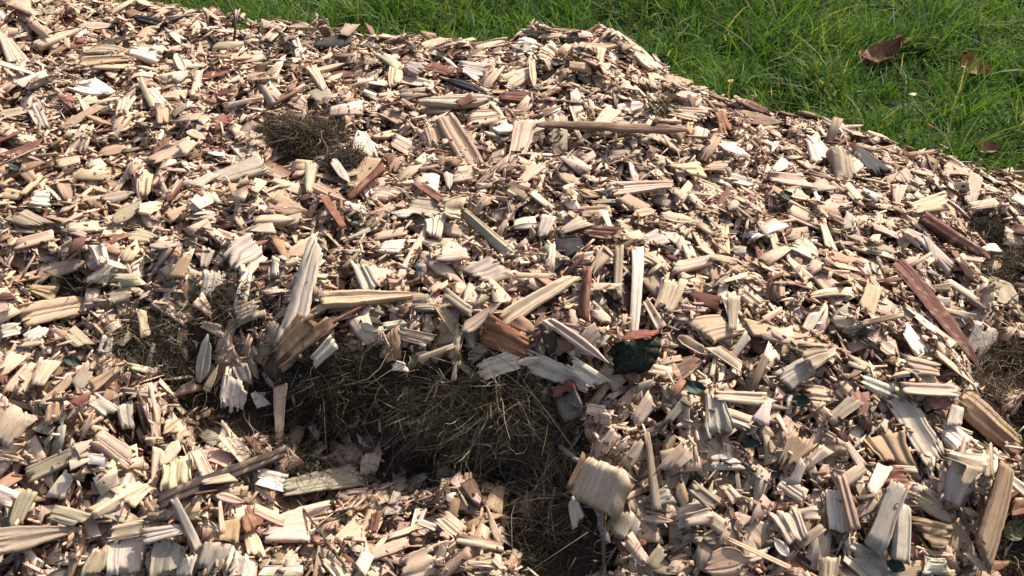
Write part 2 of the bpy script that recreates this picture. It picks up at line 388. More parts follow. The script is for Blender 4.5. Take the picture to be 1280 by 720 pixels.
# lower layers are duller and redder: shade of the gaps put into their tint
low = np.arange(NCH) < NCH*0.45
tin[low] *= np.array([.88, .78, .71])
th = rng.uniform(0, 2*np.pi, NCH); tilt = rng.normal(0, .10, (NCH, 2)); st = rng.random(NCH) < .03; tilt[st] = rng.normal(0, .7, (st.sum(), 2))
patch = (np.clip((vnoise(P[:, 0]*2.6, P[:, 1]*2.6, 71)-.35)*1.4, 0, 1)*rng.uniform(.2, 1, NCH))[:, None]*.40
tin = tin*(1-patch)+patch*np.array([.33, .275, .215])
parts = []
for i in range(0, NCH, 96):
    s = slice(i, min(NCH, i+96)); parts.append(deposit(P[s, :2], L_[s], W_[s], T_[s], th[s], tilt[s]))
C_, U_, V_, N_ = [np.concatenate([p[j] for p in parts]) for j in range(4)]
CHIPS = dict(C=C_, u=U_, v=V_, n=N_, L=L_, W=W_, T=T_, tint=tin)
HS = blur(H, 3)          # what larger pieces rest on
HB = blur(H, 6)
MARKS = []      # (px, py, short name)
# ------------------------------------------------------------------ blades: ribbons with a bend
def blades(P, D, L, Wd, bend, tint, rng, seg=4, sag=0.0, wav=0.0):
    n = len(P); D = D/np.linalg.norm(D, axis=1)[:, None]
    r = rng.normal(0, 1, (n, 3)); S = np.cross(D, r); S /= np.linalg.norm(S, axis=1)[:, None]; B = np.cross(S, D)
    V = np.zeros((n, seg+1, 2, 3))
    curl = rng.normal(0, 1, (n, 2))*wav
    for i in range(seg+1):
        s = i/seg
        c = P+D*(L*s)[:, None]+B*(bend*L*s*s)[:, None]+(S*(curl[:, :1]*math.sin(4*s))+B*(curl[:, 1:]*math.sin(6*s)))*(L*s)[:, None]; c[:, 2] -= sag*L*s*s
        wd = (Wd*(1-s**1.6)*(0.75+0.5*min(1, 4*s))*0.5+Wd*.04)[:, None]
        V[:, i, 0] = c-S*wd; V[:, i, 1] = c+S*wd
    base = (np.arange(n)*(seg+1)*2)[:, None]
    F = np.concatenate([base+np.array([[2*i, 2*i+1, 2*i+3, 2*i+2]]) for i in range(seg)])
    tt = np.repeat(tint, (seg+1)*2, 0)
    return V.reshape(-1, 3), F, tt

# ------------------------------------------------------------------ clods of turf and dead grass
def lump(rx, ry, rz, seed, sub=4, amp=.22, freq=2.6):
    import bmesh
    bm = bmesh.new(); bmesh.ops.create_icosphere(bm, subdivisions=sub, radius=1)
    V = np.array([v.co[:] for v in bm.verts]); F = np.array([[v.index for v in f.verts] for f in bm.faces]); bm.free()
    d = fbm(V[:, 0]*freq+V[:, 2]*1.7+5, V[:, 1]*freq-V[:, 2]*2.1, seed, 3)+.5*fbm(V[:, 2]*freq*2, V[:, 0]*freq*2+9, seed+7, 3)
    V = V*(1+amp*2*d)[:, None]*np.array([rx, ry, rz]); return V, F
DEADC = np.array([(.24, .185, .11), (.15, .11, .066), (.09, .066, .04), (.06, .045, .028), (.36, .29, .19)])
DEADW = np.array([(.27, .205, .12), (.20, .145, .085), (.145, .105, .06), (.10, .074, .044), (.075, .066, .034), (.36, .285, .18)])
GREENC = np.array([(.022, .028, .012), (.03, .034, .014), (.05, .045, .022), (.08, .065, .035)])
def clod(label, px, py, Lp, Wp, Tm, ang, nf, fl, pal, short=None, down=.5, seed=1, sink=.35, wd=.0011, out=.7, a=.85, b=.25, name='grass_clod', bodymat=None, low=-.7):
    rg = np.random.default_rng(seed)
    P0 = hit(HS, px, py); ns = normal_at(HB, P0[0], P0[1], .05); v = norm(CAM-P0); n = norm(a*ns+b*v)
    m = np.linalg.norm(P0-CAM)/FPX; A = math.radians(ang)
    d = RT*math.cos(A)+UP*math.sin(A); u = norm(d-(d@n)*n); wv = np.cross(n, u)
    C = P0-n*Tm*sink
    root = bpy.data.objects.new(name, None); COL.objects.link(root); M = frame(C, u, wv, n); root.matrix_world = M
    tag(root, label, 'grass clod', 'clods of dead grass and turf in the pile')
    rx, ry = Lp*m/2, Wp*m/2
    V, F = lump(rx, ry, Tm, seed); link('soil', mesh_np('soil', V, F, bodymat or M_SOIL, smooth=True), root)
    # fibres rooted on the visible side of the lump
    c = V[F].mean(1); nn = np.cross(V[F[:, 1]]-V[F[:, 0]], V[F[:, 2]]-V[F[:, 0]]); ar = np.linalg.norm(nn, axis=1); nn /= ar[:, None]
    k = rg.choice(len(F), nf, p=np.where(c[:, 2] > low*Tm, ar, 0)/np.where(c[:, 2] > low*Tm, ar, 0).sum())
    R = np.array(M.to_3x3()); g = R.T@np.array([0, 0, -1.0])
    Pp = c[k]+rg.normal(0, .003, (nf, 3)); clump = rg.normal(0, 1, (len(F)//24+1, 3))[k//24]
    D = nn[k]*out+clump*.45+rg.normal(0, .5, (nf, 3))+g*down
    tint = pal[rg.integers(0, len(pal), nf)]*np.exp(rg.normal(0, .25, (nf, 1)))
    bl = blades(Pp, D, fl*np.exp(rg.normal(0, .4, nf)), wd*rg.uniform(.6, 1.5, nf), rg.normal(0, .7, nf), tint, rg, 6, .1, .22)
    f = link('dead_grass', mesh_np('dead_grass', bl[0], bl[1], M_DEAD, bl[2]), root); f['kind'] = 'stuff'
    if short: MARKS.append((px, py, short))
    w_ = V@R.T+np.array(C); ix = np.clip(((w_[:, 0]-X0)/RES).round().astype(int), 0, H.shape[1]-1); iy = np.clip(((w_[:, 1]-Y0)/RES).round().astype(int), 0, H.shape[0]-1)
    np.maximum.at(H, (iy, ix), w_[:, 2])
    return root
clod('dark hairy clod of dead grass in the upper left of the pile', 388, 184, 130, 56, .042, -14, 7000, .030, DEADC[1:4], 'dark hairy clod', .5, 3, -.15, out=.35, a=.6, b=.5)  # only the darker grass tones: shade of its front put into the fibre colour
clod('small dark grass tuft just right of the dark hairy clod', 434, 206, 50, 54, .035, 20, 1800, .024, DEADC[2:4], 'small dark tuft', .3, 4)
clod('small pale clod of dead grass above the right end of the brown branch', 824, 138, 48, 34, .028, 30, 420, .04, DEADC, 'small clod above the branch', .2, 5)
clod('small dark mossy clod on the right slope beside a bright white rectangle', 1235, 292, 70, 62, .045, 0, 2200, .022, np.concatenate([DEADC[1:4], GREENC[:2]]), 'dark mossy clod at right', .2, 6)
clod('dark earthy clod at the right edge under the bright white rectangle', 1268, 345, 70, 90, .035, 80, 2600, .035, DEADC[1:4], None, .5, 7)
clod('dark clod with long loose straws at the right edge beside the pale frayed tuft', 1258, 455, 90, 66, .04, -20, 2200, .06, DEADC, None, .4, 8)
clod('brown matted grass clod beside the upper end of the long ochre slab', 1243, 512, 52, 62, .035, -60, 800, .05, DEADC[:4], 'right grass clod', .3, 9)
clod('loose dead grass tuft in the bottom right corner of the picture', 1266, 690, 60, 90, .02, 80, 420, .07, DEADC, None, .3, 10)
clod('large brown clod of dead grass overhanging the dark hollow in the middle', 600, 506, 225, 100, .07, -12, 9500, .06, DEADW, 'large middle clod', .4, 11, .45, .0016)
clod('small grass clod at the right end of the large overhanging clod, under the bark block', 705, 545, 100, 60, .04, -35, 2600, .06, DEADW, None, .4, 12, .4, .0016)
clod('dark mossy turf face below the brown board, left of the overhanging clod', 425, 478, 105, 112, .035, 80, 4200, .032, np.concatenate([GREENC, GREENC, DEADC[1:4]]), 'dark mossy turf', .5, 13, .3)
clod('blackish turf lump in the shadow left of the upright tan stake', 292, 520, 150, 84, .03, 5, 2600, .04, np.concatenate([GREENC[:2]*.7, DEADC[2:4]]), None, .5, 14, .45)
clod('mat of dead grass running down to the bottom edge below the overhanging clod', 692, 640, 125, 190, .04, 85, 8000, .065, DEADW, 'mat of dead grass', .2, 15, .45, .0017)
clod('dark crumbled dirt patch with dry roots on the left of the pile', 205, 435, 130, 84, .02, -15, 1500, .03, np.concatenate([DEADC[1:], GREENC[:1]]), 'dark dirt patch', .2, 16, .5)
clod('small dark earth patch between the squarish greyish chip and the white splinter', 290, 385, 90, 70, .02, 0, 1000, .025, np.concatenate([DEADC[1:4], GREENC[:1]]), None, .3, 17, .5)
clod('brown earthy tuft on the crest beside the thin dark stalk', 302, 18, 44, 30, .03, 0, 380, .035, DEADC[1:4], None, .1, 18, .2)
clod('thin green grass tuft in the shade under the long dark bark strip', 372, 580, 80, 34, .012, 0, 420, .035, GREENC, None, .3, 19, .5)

# dry roots, needles and dead grass littered over the bare dirt
g9 = np.random.default_rng(909); p9 = np.stack([g9.uniform(-1.6, 1.7, 160000), g9.uniform(.85, 2.75, 160000)], -1)
P9 = np.column_stack([p9, samp(H, p9[:, 0], p9[:, 1])]); P9 = P9[(keep_share(P9) < .5) & (samp(BASE, p9[:, 0], p9[:, 1]) > .02)][:9000]; n9 = len(P9)
D9 = np.column_stack([g9.normal(0, 1, n9), g9.normal(0, 1, n9)-.25, g9.normal(.30, .35, n9)])
b9 = blades(P9-np.array([0, 0, .004]), D9, .045*np.exp(g9.normal(0, .4, n9)), .0012*g9.uniform(.6, 1.6, n9), g9.normal(0, .6, n9), np.concatenate([DEADC[:4], DEADC[2:4], GREENC[:2]])[g9.integers(0, 8, n9)]*np.exp(g9.normal(0, .25, (n9, 1))), g9, 5, .15, .2)
tag(link('dead_grass_litter', mesh_np('dead_grass_litter', b9[0], b9[1], M_DEAD, b9[2])), 'dry roots and dead grass littered over the bare dirt', 'dead grass', None, 'stuff')
# chips that slid down onto the turf
n2 = 520
p2 = np.stack([rng.uniform(-1.2, 1.4, 30000), rng.uniform(.9, 2.6, 30000)], -1); P2 = np.column_stack([p2, samp(HS, p2[:, 0], p2[:, 1])])
p2 = p2[(keep_share(P2) < .3) & (rng.random(len(P2)) < .6)][:n2]; n2 = len(p2)
l2, w2, t2 = chip_sizes(n2, rng, .020); th2 = rng.uniform(0, 6.28, n2); tn2 = chip_tints(n2, rng)[1]
q2 = deposit(p2, l2, w2, t2, th2, rng.normal(0, .2, (n2, 2)))
# and chips strewn in the grass along the foot of the pile
p3 = np.stack([rng.uniform(-2.2, 2.2, 60000), rng.uniform(1.0, 3.6, 60000)], -1); h3 = mound_height(p3[:, 0], p3[:, 1])
p3 = p3[(h3 < .02) & (rng.random(len(p3)) < np.exp(np.minimum(h3, 0)/.09)*.34)]; n3 = len(p3)
l3, w3, t3 = chip_sizes(n3, rng, .03); tn3 = chip_tints(n3, rng)[1]; th3 = rng.uniform(0, 6.28, n3)
u3 = np.stack([np.cos(th3), np.sin(th3), rng.normal(0, .3, n3)], -1); u3 /= np.linalg.norm(u3, axis=1)[:, None]
v3 = np.cross(rng.normal(0, .3, (n3, 3))+np.array([0, 0, 1]), u3); v3 /= np.linalg.norm(v3, axis=1)[:, None]
q3 = (np.column_stack([p3, rng.uniform(.02, .09, n3)]), u3, v3, np.cross(u3, v3))
for key, i_ in (('C', 0), ('u', 1), ('v', 2), ('n', 3)): CHIPS[key] = np.concatenate([CHIPS[key], q2[i_], q3[i_]])
for key, x2, x3 in (('L', l2, l3), ('W', w2, w3), ('T', t2, t3), ('tint', tn2, tn3)): CHIPS[key] = np.concatenate([CHIPS[key], x2, x3])
print('strewn', n2, n3)
HS = blur(H, 3); HB = blur(H, 6)
# ------------------------------------------------------------------ the pieces one can single out on the pile
# centre x y, length, width (pixels of the 1280 wide photograph), grain angle, colour, flags | label # short name used in the labels of its neighbours
PIECES = '''
20 75 64 27 -60 cream wks | thick pale wedge of split wood at the left edge, wider at its lower end # pale wedge at the left edge
52 105 46 9 25 dark p | dark bark strip lying just right of the thick pale wedge
48 148 31 18 -65 grey s
86 127 18 13 -45 rust k
105 150 56 10 32 tan - | long straight tan slat lying diagonally right of a small rusty chunk # straight tan slat
120 112 36 19 -20 white f | white ragged flat chip on the upper left of the pile # ragged white flat chip
183 73 34 17 -15 white f | white ragged chip lying flat below the sawn round branch end # ragged chip below the branch end
226 82 28 13 -65 greywhite p
229 102 27 12 25 white q
247 107 34 10 80 cream - | small upright cream stick with square ends, upper left of the pile # upright cream stick
196 124 29 13 -50 greywhite s
122 35 50 9 0 cream p
22 8 38 17 -10 tan -
75 48 60 9 20 cream q
182 46 17 15 0 yellow k | short sawn branch end, a roundish yellowish disc near the dark stick # sawn round branch end
133 66 42 11 -5 greytan c
130 78 62 10 5 tan s
246 170 27 9 -25 cream p
215 8 20 9 40 tan -
285 110 40 4 38 cream -
15 145 32 9 10 olive -
182 121 42 7 -65 greytan -
164 136 25 5 55 cream -
155 137 22 15 80 pink s
435 41 18 13 50 greytan -
571 66 27 8 10 orange q | orange bark sliver near the far crest of the pile # orange bark sliver at the crest
593 94 29 19 -15 white - | smooth flat whitish square chip right of the long weathered grey stick # smooth whitish square chip
585 114 56 8 -20 charcoal p
582 135 22 10 25 rust -
402 123 27 21 10 greytan -
495 102 20 15 80 yellow -
518 93 19 15 -20 violet -
430 96 42 9 0 redbrown p
412 86 46 8 15 cream q
398 102 36 10 -60 cream c
607 151 43 19 8 cream s
575 179 72 21 -58 tan ks | long thick split block sloping down to the right, above the middle of the pile # thick sloping split block
540 177 29 21 -80 tan s
495 148 27 17 -30 tan -
548 90 33 10 -15 redbrown s
522 106 42 9 -10 cream s
612 59 35 4 17 cream -
543 57 42 9 15 cream p
687 47 25 5 0 cream -
660 58 24 16 -15 white f
690 69 27 21 -35 cream s
742 58 68 9 3 tan p | long tan splinter lying level along the top of the far crest # level splinter on the crest
750 71 21 14 80 cream w
650 97 36 17 25 cream s
666 102 38 7 -85 cream q
648 124 42 13 -5 redbrown s | reddish bark sliver right of the long weathered grey stick # reddish sliver by the grey stick
757 151 33 17 50 cream -
788 135 32 14 10 white q
807 77 32 15 -45 cream c
780 108 32 9 -45 cream c
651 182 55 22 74 cream s | tall cream block standing on edge left of the long brown branch # tall cream block
722 142 25 15 -70 cream -
860 145 37 17 -10 pink f
857 122 31 12 5 pink p
902 155 25 13 -70 orange k
848 102 36 10 -5 tan p
940 138 46 10 -25 redbrown p
952 153 62 14 -8 brown q | broad brown wood strip below the far right crest # brown strip below the right crest
875 172 21 18 80 white s
1042 156 98 15 -22 tan p | long pointed tan slab lying along the right crest beside the grass # pointed slab on the right crest
1053 212 42 26 -75 greytan ks | stubby grey brown chunk standing up left of the blackened block # stubby grey brown chunk
1083 202 48 19 -45 charcoal k | blackened block with charcoal faces near the right crest # blackened block
985 229 52 14 -8 cream s
993 244 35 15 -5 cream p
1020 192 31 21 -60 white f
1068 247 40 11 -50 cream q
1048 252 19 12 0 cream s
1135 227 30 13 -60 greytan k
1122 247 26 19 80 cream w
1155 265 42 19 12 yellow f | wide yellowish flake on the right slope, above the small dark clod # wide yellowish flake
1215 238 36 17 75 cream -
1225 260 36 11 8 cream -
1153 234 32 10 -40 cream q
1192 215 26 15 -20 tan -
1268 303 30 15 -25 white - | bright white rectangular chip at the right edge beside a dark clod # bright rectangle at the right edge
1187 304 98 13 -32 redbrown s | stringy red brown bark strip on the right slope, upper of two # upper stringy bark strip
1230 318 28 11 8 white p
1003 272 42 19 -25 tan s
1035 267 27 15 -20 tan -
975 212 20 13 40 white s
1060 279 19 15 70 greywhite -
1005 315 28 19 -30 cream f
1140 297 24 13 -30 cream -
1160 315 34 8 -75 grey c
1275 254 24 11 -25 white -
215 197 52 15 22 cream f
235 193 19 14 40 cream -
148 249 44 13 12 greytan p
160 268 46 16 35 olive p
182 235 23 17 85 cream s
185 265 22 15 0 yellow f
45 303 48 12 15 cream s | bright cream stick at the left, below a dull olive chunk # bright cream stick at the left
35 281 32 19 -20 olive ks
88 335 58 16 15 tan p | large leaf shaped tan chip on the left of the pile # leaf shaped tan chip
127 319 22 17 -70 white s
132 345 33 19 40 grey s
163 352 33 15 2 olive s
221 267 27 11 30 tan -
147 334 28 7 -20 white q
16 244 26 12 -10 yellow -
52 251 22 17 0 white -
88 206 27 9 12 cream -
255 228 29 11 30 greywhite -
300 215 62 20 18 grey - | broad smooth grey slab beside the dark hairy clod on its lower left # smooth grey slab by the clod
305 314 35 28 35 greywhite fs | greyish white fan of splintered wood above the shaded turf # greyish fan
266 357 32 29 80 greywhite s | squarish greyish chip with upright grain left of the white splinter # squarish greyish chip
257 322 23 13 75 grey s
175 298 30 16 -15 olive -
147 301 32 8 15 rust s
25 193 54 10 22 redbrown s | red brown bark stick at the left edge of the pile # red bark at the left edge
142 190 38 11 12 tan p
228 335 32 15 60 tan -
454 184 28 21 -80 white k | chunky white chip perched on the edge of the dark hairy clod # white chip perched on the clod
427 221 36 11 -55 greywhite p
455 216 42 17 55 tan -
388 230 37 11 85 cream w
459 235 58 7 42 redbrown - | straight red brown stick rising to the right below the dark clod # red stick below the clod
418 268 46 9 -58 rust - | rust red bark stick sloping down to the right above the white splinter # rust red bark stick
410 242 52 13 -25 tan p
482 245 30 19 -10 cream c
506 270 28 9 5 white p
580 220 29 18 10 cream -
561 231 24 10 -85 white p
537 247 36 10 -35 redbrown s
530 262 36 23 -10 greytan -
571 269 23 21 0 yellow -
545 290 23 21 88 white s
521 312 82 8 62 cream q | long thin pale splinter pointing down left in the middle of the pile # thin pale splinter
612 296 88 13 -42 greytan s | long grey tan slat sloping down right in the middle of the pile # sloping grey slat
610 342 35 30 20 grey s | broad dull grey plate below the sloping grey slat # broad grey plate
460 352 34 21 -65 greywhite s
565 323 36 14 0 cream c
345 277 50 9 0 cream q
360 262 50 13 -5 tan p
380 368 132 38 75 white sv | long white stringy splinter standing over the turf, broader at its top # long white stringy splinter
375 425 76 34 42 brown f | broad brown board end behind the foot of the long white splinter # broad brown board
345 335 23 10 85 white -
490 312 27 15 0 white -
505 186 28 17 -30 pink -
622 197 24 13 20 cream -
487 294 40 9 12 cream -
328 291 30 13 15 cream -
800 238 78 14 5 cream s | long bright cream split piece lying level below the brown branch # level bright split piece
862 215 29 15 0 yellow s
912 193 22 17 0 white k
928 228 44 11 -15 white s
848 276 50 11 -10 cream p
860 333 48 13 12 cream c
822 328 34 11 -40 cream -
780 194 36 11 5 greytan -
682 285 26 14 70 white -
657 282 28 13 5 white c
715 310 34 19 15 charcoal k | blackened chunk beside a red brown flake in the middle of the pile # blackened middle chunk
750 302 42 15 -5 redbrown s | red brown bark flake just above the long upright white sliver # red brown middle flake
815 303 28 19 20 grey -
806 327 26 13 -10 yellow -
790 371 114 13 86 white k | long straight white sliver standing upright right of centre # upright white sliver
771 342 64 10 88 greytan -
805 270 32 10 10 cream p
895 213 26 12 0 tan s
662 220 32 13 45 cream f
745 267 38 13 0 tan -
895 240 52 11 -25 pink s
668 352 48 6 0 tan -
718 292 34 15 25 cream w
69 394 86 27 10 tan ks | big tan block with streaked grain lying level at the left # big tan block at the left
55 366 32 15 -15 ochre s
15 417 24 15 10 white -
48 419 28 14 25 white -
42 432 36 9 10 yellow p
97 425 28 21 -40 greytan s
133 432 28 15 80 greywhite -
180 408 33 12 -80 yellow t | yellowish upright chip standing out of the dark dirt patch # yellowish chip in the dirt
228 430 37 15 84 ochre s | ochre streaked upright chip between the dirt patch and the grey stave # ochre upright chip
264 448 60 17 80 grey pt | long grey upright stave above the shaded turf hollow # grey upright stave
156 426 20 9 45 cream -
258 384 24 15 -45 pink c
309 393 30 23 20 greytan f
271 410 26 12 -20 cream -
30 476 38 23 50 cream f
55 471 36 21 60 cream s
105 477 28 19 50 greytan -
131 476 40 12 35 tan s
127 509 32 17 -35 greywhite -
301 491 34 33 80 white ft | round bright white chip on the edge of the shaded hollow # round white chip
214 532 30 12 40 yellow p
191 505 52 5 -78 cream -
15 534 46 38 55 cream s | large square chip with streaked grain at the lower left edge # large square chip at the left
72 490 52 11 42 tan -
306 466 22 17 -70 grey -
232 487 32 13 20 tan f
158 522 32 19 -80 grey -
69 517 25 17 85 ochre -
103 507 22 15 20 rust -
142 372 44 15 15 olive f
270 470 36 9 65 cream q
470 376 128 17 3 tan q | long flat tan slat lying level, pointing left towards the white splinter # level tan slat
430 400 66 4 28 rust - | thin red twig sticking out between the brown board and tan slat @twig # thin red twig
464 410 24 9 -25 white p
520 421 40 17 -15 pink -
494 406 28 9 8 white -
411 438 36 16 45 greywhite st | single grey chip lying on the dark mossy turf face # grey chip on the turf
602 398 62 15 38 cream p
635 421 58 32 -25 orange k | thick orange brown bark slab in the middle, above the dead grass # orange bark slab
627 452 50 25 20 white f | white frayed fan shaped chip directly under the orange bark slab # white frayed fan
503 450 15 10 -10 white t
548 440 48 5 20 yellow -
357 520 76 12 89 tan t | tan stake standing upright in the shaded hollow # upright tan stake
328 498 22 12 -50 white -
575 383 42 13 -35 greytan c
561 402 38 10 -65 ochre s
568 458 18 5 85 white t
530 380 24 19 0 greytan -
672 381 104 19 32 yellow s | long yellowish split slat rising to the right above the orange bark # long yellowish slat
725 427 94 14 -35 cream q | long cream slat sloping down to the right towards the mossy chunk # long cream slat
697 462 84 24 -22 white s | big flat white chip right below the orange bark slab # big flat white chip
740 466 48 19 -35 white f
790 470 24 19 -60 rust k | small red lump of inner bark under the mossy chunk # small red lump
750 515 26 15 -10 cream - | small cream chip beside the red topped grey bark block # small cream chip by the bark block
805 514 34 17 55 cream k
822 464 32 13 -10 cream f
816 395 40 11 -60 cream s
835 372 36 27 70 cream fs | ribbed cream fan right of the upright white sliver # ribbed cream fan
915 398 42 13 88 cream - | smooth upright cream stick, right of the ribbed fan # smooth upright stick
893 412 42 31 10 tan - | broad flat tan chip behind the smooth upright stick # broad flat tan chip
906 450 44 13 -35 cream -
935 372 30 17 -40 cream s
752 398 28 13 -35 white p
732 368 64 13 85 rust s | rusty red bark splinter standing left of the upright white sliver # rusty red splinter
865 433 48 13 -30 tan p
857 460 34 21 25 brown -
893 517 44 28 -80 greywhite fs | greyish ribbed fan of wood with ragged lower end, lower right # greyish ribbed fan
920 502 62 15 -5 cream f
950 520 26 15 70 white -
922 436 36 9 55 grey -
846 513 40 11 50 greytan -
922 530 34 21 -20 pink fs
665 447 36 11 12 white p
1170 400 180 17 -52 redbrown q | very long red brown bark strip sloping down the right slope # very long bark strip
1085 375 36 23 70 yellow f | yellowish chip left of the very long red brown bark strip # yellowish chip by the bark strip
1037 372 54 10 5 cream c
1010 408 38 13 60 greywhite s
1017 451 30 21 20 yellow - | clean yellowish rectangle just above a grey ribbed chip # clean yellowish rectangle
993 468 44 28 30 grey s | grey ribbed rectangular chip below the clean yellowish rectangle # grey ribbed rectangle
1052 515 44 17 38 greytan -
1022 492 32 17 -10 tan s
1095 485 44 15 -22 white f | bright white ragged chip on the lower right slope # bright ragged chip at right
1155 490 68 15 -3 pink s | long level pinkish chip left of the dead grass clod # level pinkish chip
1144 540 88 30 -57 greywhite s | big greyish split stave sloping down right, streaked along its length # big greyish stave
1223 533 108 27 -42 ochre s | long ochre streaked slab sloping down beside the right grass clod # long ochre slab
1185 522 24 17 80 white s
1152 462 38 21 -10 tan s
1108 438 28 19 -40 cream p
1140 430 36 15 -55 white f
1100 405 52 5 12 tan -
1168 507 28 14 0 rust - | small rectangular red piece of bark under the level pinkish chip # red bark rectangle
1222 426 36 30 60 greywhite f | pale frayed tuft of wood at the foot of the right clod # pale frayed tuft
1257 374 44 26 -70 greytan - | smooth grey tan plate standing at the right edge # standing plate at the right edge
1190 464 64 7 -40 cream q
1068 417 32 13 12 charcoal -
52 671 118 31 9 greytan q | big dull grey tan slab at the lower left, pointed at its right end # big slab at the lower left
68 580 68 18 25 greytan - | long flat grey tan piece rising to the right, lower left # flat grey piece
143 564 50 24 -35 pink k | chunky pinkish split piece in the lower left # chunky pinkish piece
123 576 24 15 -5 blue -
224 597 33 34 85 yellow ks | yellowish streaked barrel shaped block on the upper side of the dark bark strip # barrel shaped block
197 587 46 14 80 pink s
214 572 42 16 55 cream p
256 588 40 15 -65 pink s
272 572 44 19 -20 pink k
298 567 36 21 -50 cream -
280 598 170 15 22 dark s | long dark brown bark strip across the shaded lower left # long dark bark strip
169 617 36 24 30 cream - | flat cream chip with tiny bore holes, below the chunky pinkish piece # bored cream chip
136 635 44 13 30 yellow f
163 664 48 19 12 cream f
210 669 50 17 12 greywhite s
238 655 70 12 -65 grey - | short grey twig standing below the long dark bark strip @twig # short grey twig
276 648 40 6 -85 cream - | thin upright cream splinter right of the short grey twig
288 664 30 23 75 ochre - | ochre rectangular chip right of the short grey twig # ochre rectangular chip
158 697 40 44 85 white s | wide bright white chip with deep upright grooves at the bottom # wide grooved white chip
126 701 40 23 65 yellow f
212 697 42 37 75 grey s | wide grey streaked chip at the bottom, right of the grooved white one # wide grey streaked chip
266 696 38 35 65 grey fs
233 708 24 21 80 white s
10 620 32 21 -20 white - | clean bright chip at the left edge above the big slab # clean chip at the left edge
82 608 34 19 60 greywhite -
91 645 42 19 -15 olive -
305 712 32 26 80 white s
27 637 52 19 70 olive -
316 682 32 19 -70 yellow -
271 607 40 9 10 pink -
308 656 26 19 -70 orange -
286 625 40 13 -15 cream p
400 605 96 27 10 olive s | rotten olive brown log piece lying in the shaded hollow # rotten log piece
335 602 34 21 -15 white - | white chip with a small dark hole beside the rotten log piece # holed white chip
462 578 28 21 80 cream -
562 602 34 26 -30 cream f
494 630 29 16 80 greywhite -
524 650 27 18 70 white w
458 655 38 12 65 tan -
437 670 32 21 40 cream -
470 660 26 12 80 redbrown -
487 687 52 12 20 cream -
530 708 46 36 20 cream f | broad fibrous cream chip at the bottom edge near the middle # fibrous chip at the bottom
365 665 64 36 10 cream f | very broad fibrous cream flake below the rotten log piece # broad fibrous flake
335 648 40 12 -25 pink -
617 628 32 20 78 tan - | plain tan rectangle standing in the shade left of the dead grass # tan rectangle in the shade
565 662 36 21 -40 pink s
568 705 50 13 40 tan -
455 703 26 18 65 white -
352 714 52 13 0 white -
422 712 38 21 -45 cream s
538 665 24 9 -20 white -
736 636 31 14 -75 white t | small bright cream chip against the left of the big pale chunk # small chip by the big chunk
777 655 30 27 60 olive -
795 688 38 15 -55 cream ks
820 650 40 10 -8 pink p
862 640 36 21 25 greywhite s
872 648 34 18 10 cream k
875 620 38 18 -40 greytan s
905 577 34 21 5 greywhite s
845 573 34 23 45 pink k
812 590 96 10 -83 greytan - | long grey tan stick standing right of the big pale chunk @stick # stick beside the big chunk
910 703 64 38 10 tan p | broad tan flat chip at the bottom edge, right half # broad tan chip at the bottom
945 692 84 5 -25 tan -
656 637 30 14 75 ochre t | small ochre chip standing alone in the dead grass # ochre chip in the grass
765 552 26 17 50 cream -
793 568 38 12 55 greytan -
710 713 84 6 -2 grey - | level grey stick along the bottom edge on the dead grass @stick # level grey stick
760 665 78 5 90 brown - | thin brown stick standing under the big pale chunk @stick # thin brown stick
913 617 24 14 -50 yellow -
823 622 28 19 20 grey -
818 697 28 16 55 olive -
1046 639 52 23 -82 white s | white ridged rectangular chip standing on end, lower right # white ridged rectangle
1060 630 70 13 -75 tan s
1092 604 38 17 62 white - | brightest white chip, leaning on a red brown bark plate # brightest white chip
1113 600 30 28 0 rust - | square red brown bark plate behind the brightest white chip # square red plate
1128 588 30 9 -3 cream -
990 612 40 19 -35 white s
987 658 40 31 -65 cream s | wide cream chip with fine ribs, left of the white ridged rectangle # finely ribbed chip
1162 672 34 29 -10 ochre k
1168 637 58 21 -40 greytan q
1232 640 118 35 75 ochre vs | tall ochre stained slab at the lower right corner # tall ochre slab
1112 562 44 42 -60 ochre s | squarish ochre tan chip left of the big greyish stave # squarish ochre chip
1205 577 48 17 -15 cream f
1206 595 26 15 60 yellow -
1166 708 28 21 0 greywhite -
1080 705 52 36 -35 grey fs | wide grey splintered chip at the bottom edge left of the forked piece # wide splintered chip
1268 612 36 13 -40 white -
1238 708 32 12 10 orange - | orange bark flake at the bottom right corner # orange flake in the corner
1262 632 20 17 10 orange -
1013 672 38 13 35 tan -
1008 645 26 15 5 cream -
1215 708 38 9 -40 cream q
1172 693 44 8 -5 cream p
1187 552 36 23 -40 greywhite s
1065 570 36 10 -55 cream -
1018 572 38 15 45 cream s
990 565 36 29 60 ochre f
1035 712 30 23 85 yellow -
995 590 30 13 65 greywhite -
975 685 32 13 -50 white p
193 31 46 8 -15 charcoal - | short blackened stick lying near the upper left crest @stick # blackened stick near the crest
147 54 52 5 12 dark - | thin dark stick left of the sawn round branch end @stick # thin dark stick
570 130 98 14 2 grey ps | long weathered grey stick pointed at its left end, near the crest @stick # long weathered grey stick
416 54 42 13 5 charcoal c | dark curled bark strip just below the crest beside the grass # dark curled bark strip
607 247 68 4 -8 tan -
'''
KIND = {'wood_chip': 'wood chip', 'wood_splinter': 'wood splinter', 'bark_piece': 'bark piece', 'twig': 'twig', 'stick': 'stick'}
HH = np.full(BASE.shape, -9.0)
HERO_BOX = []
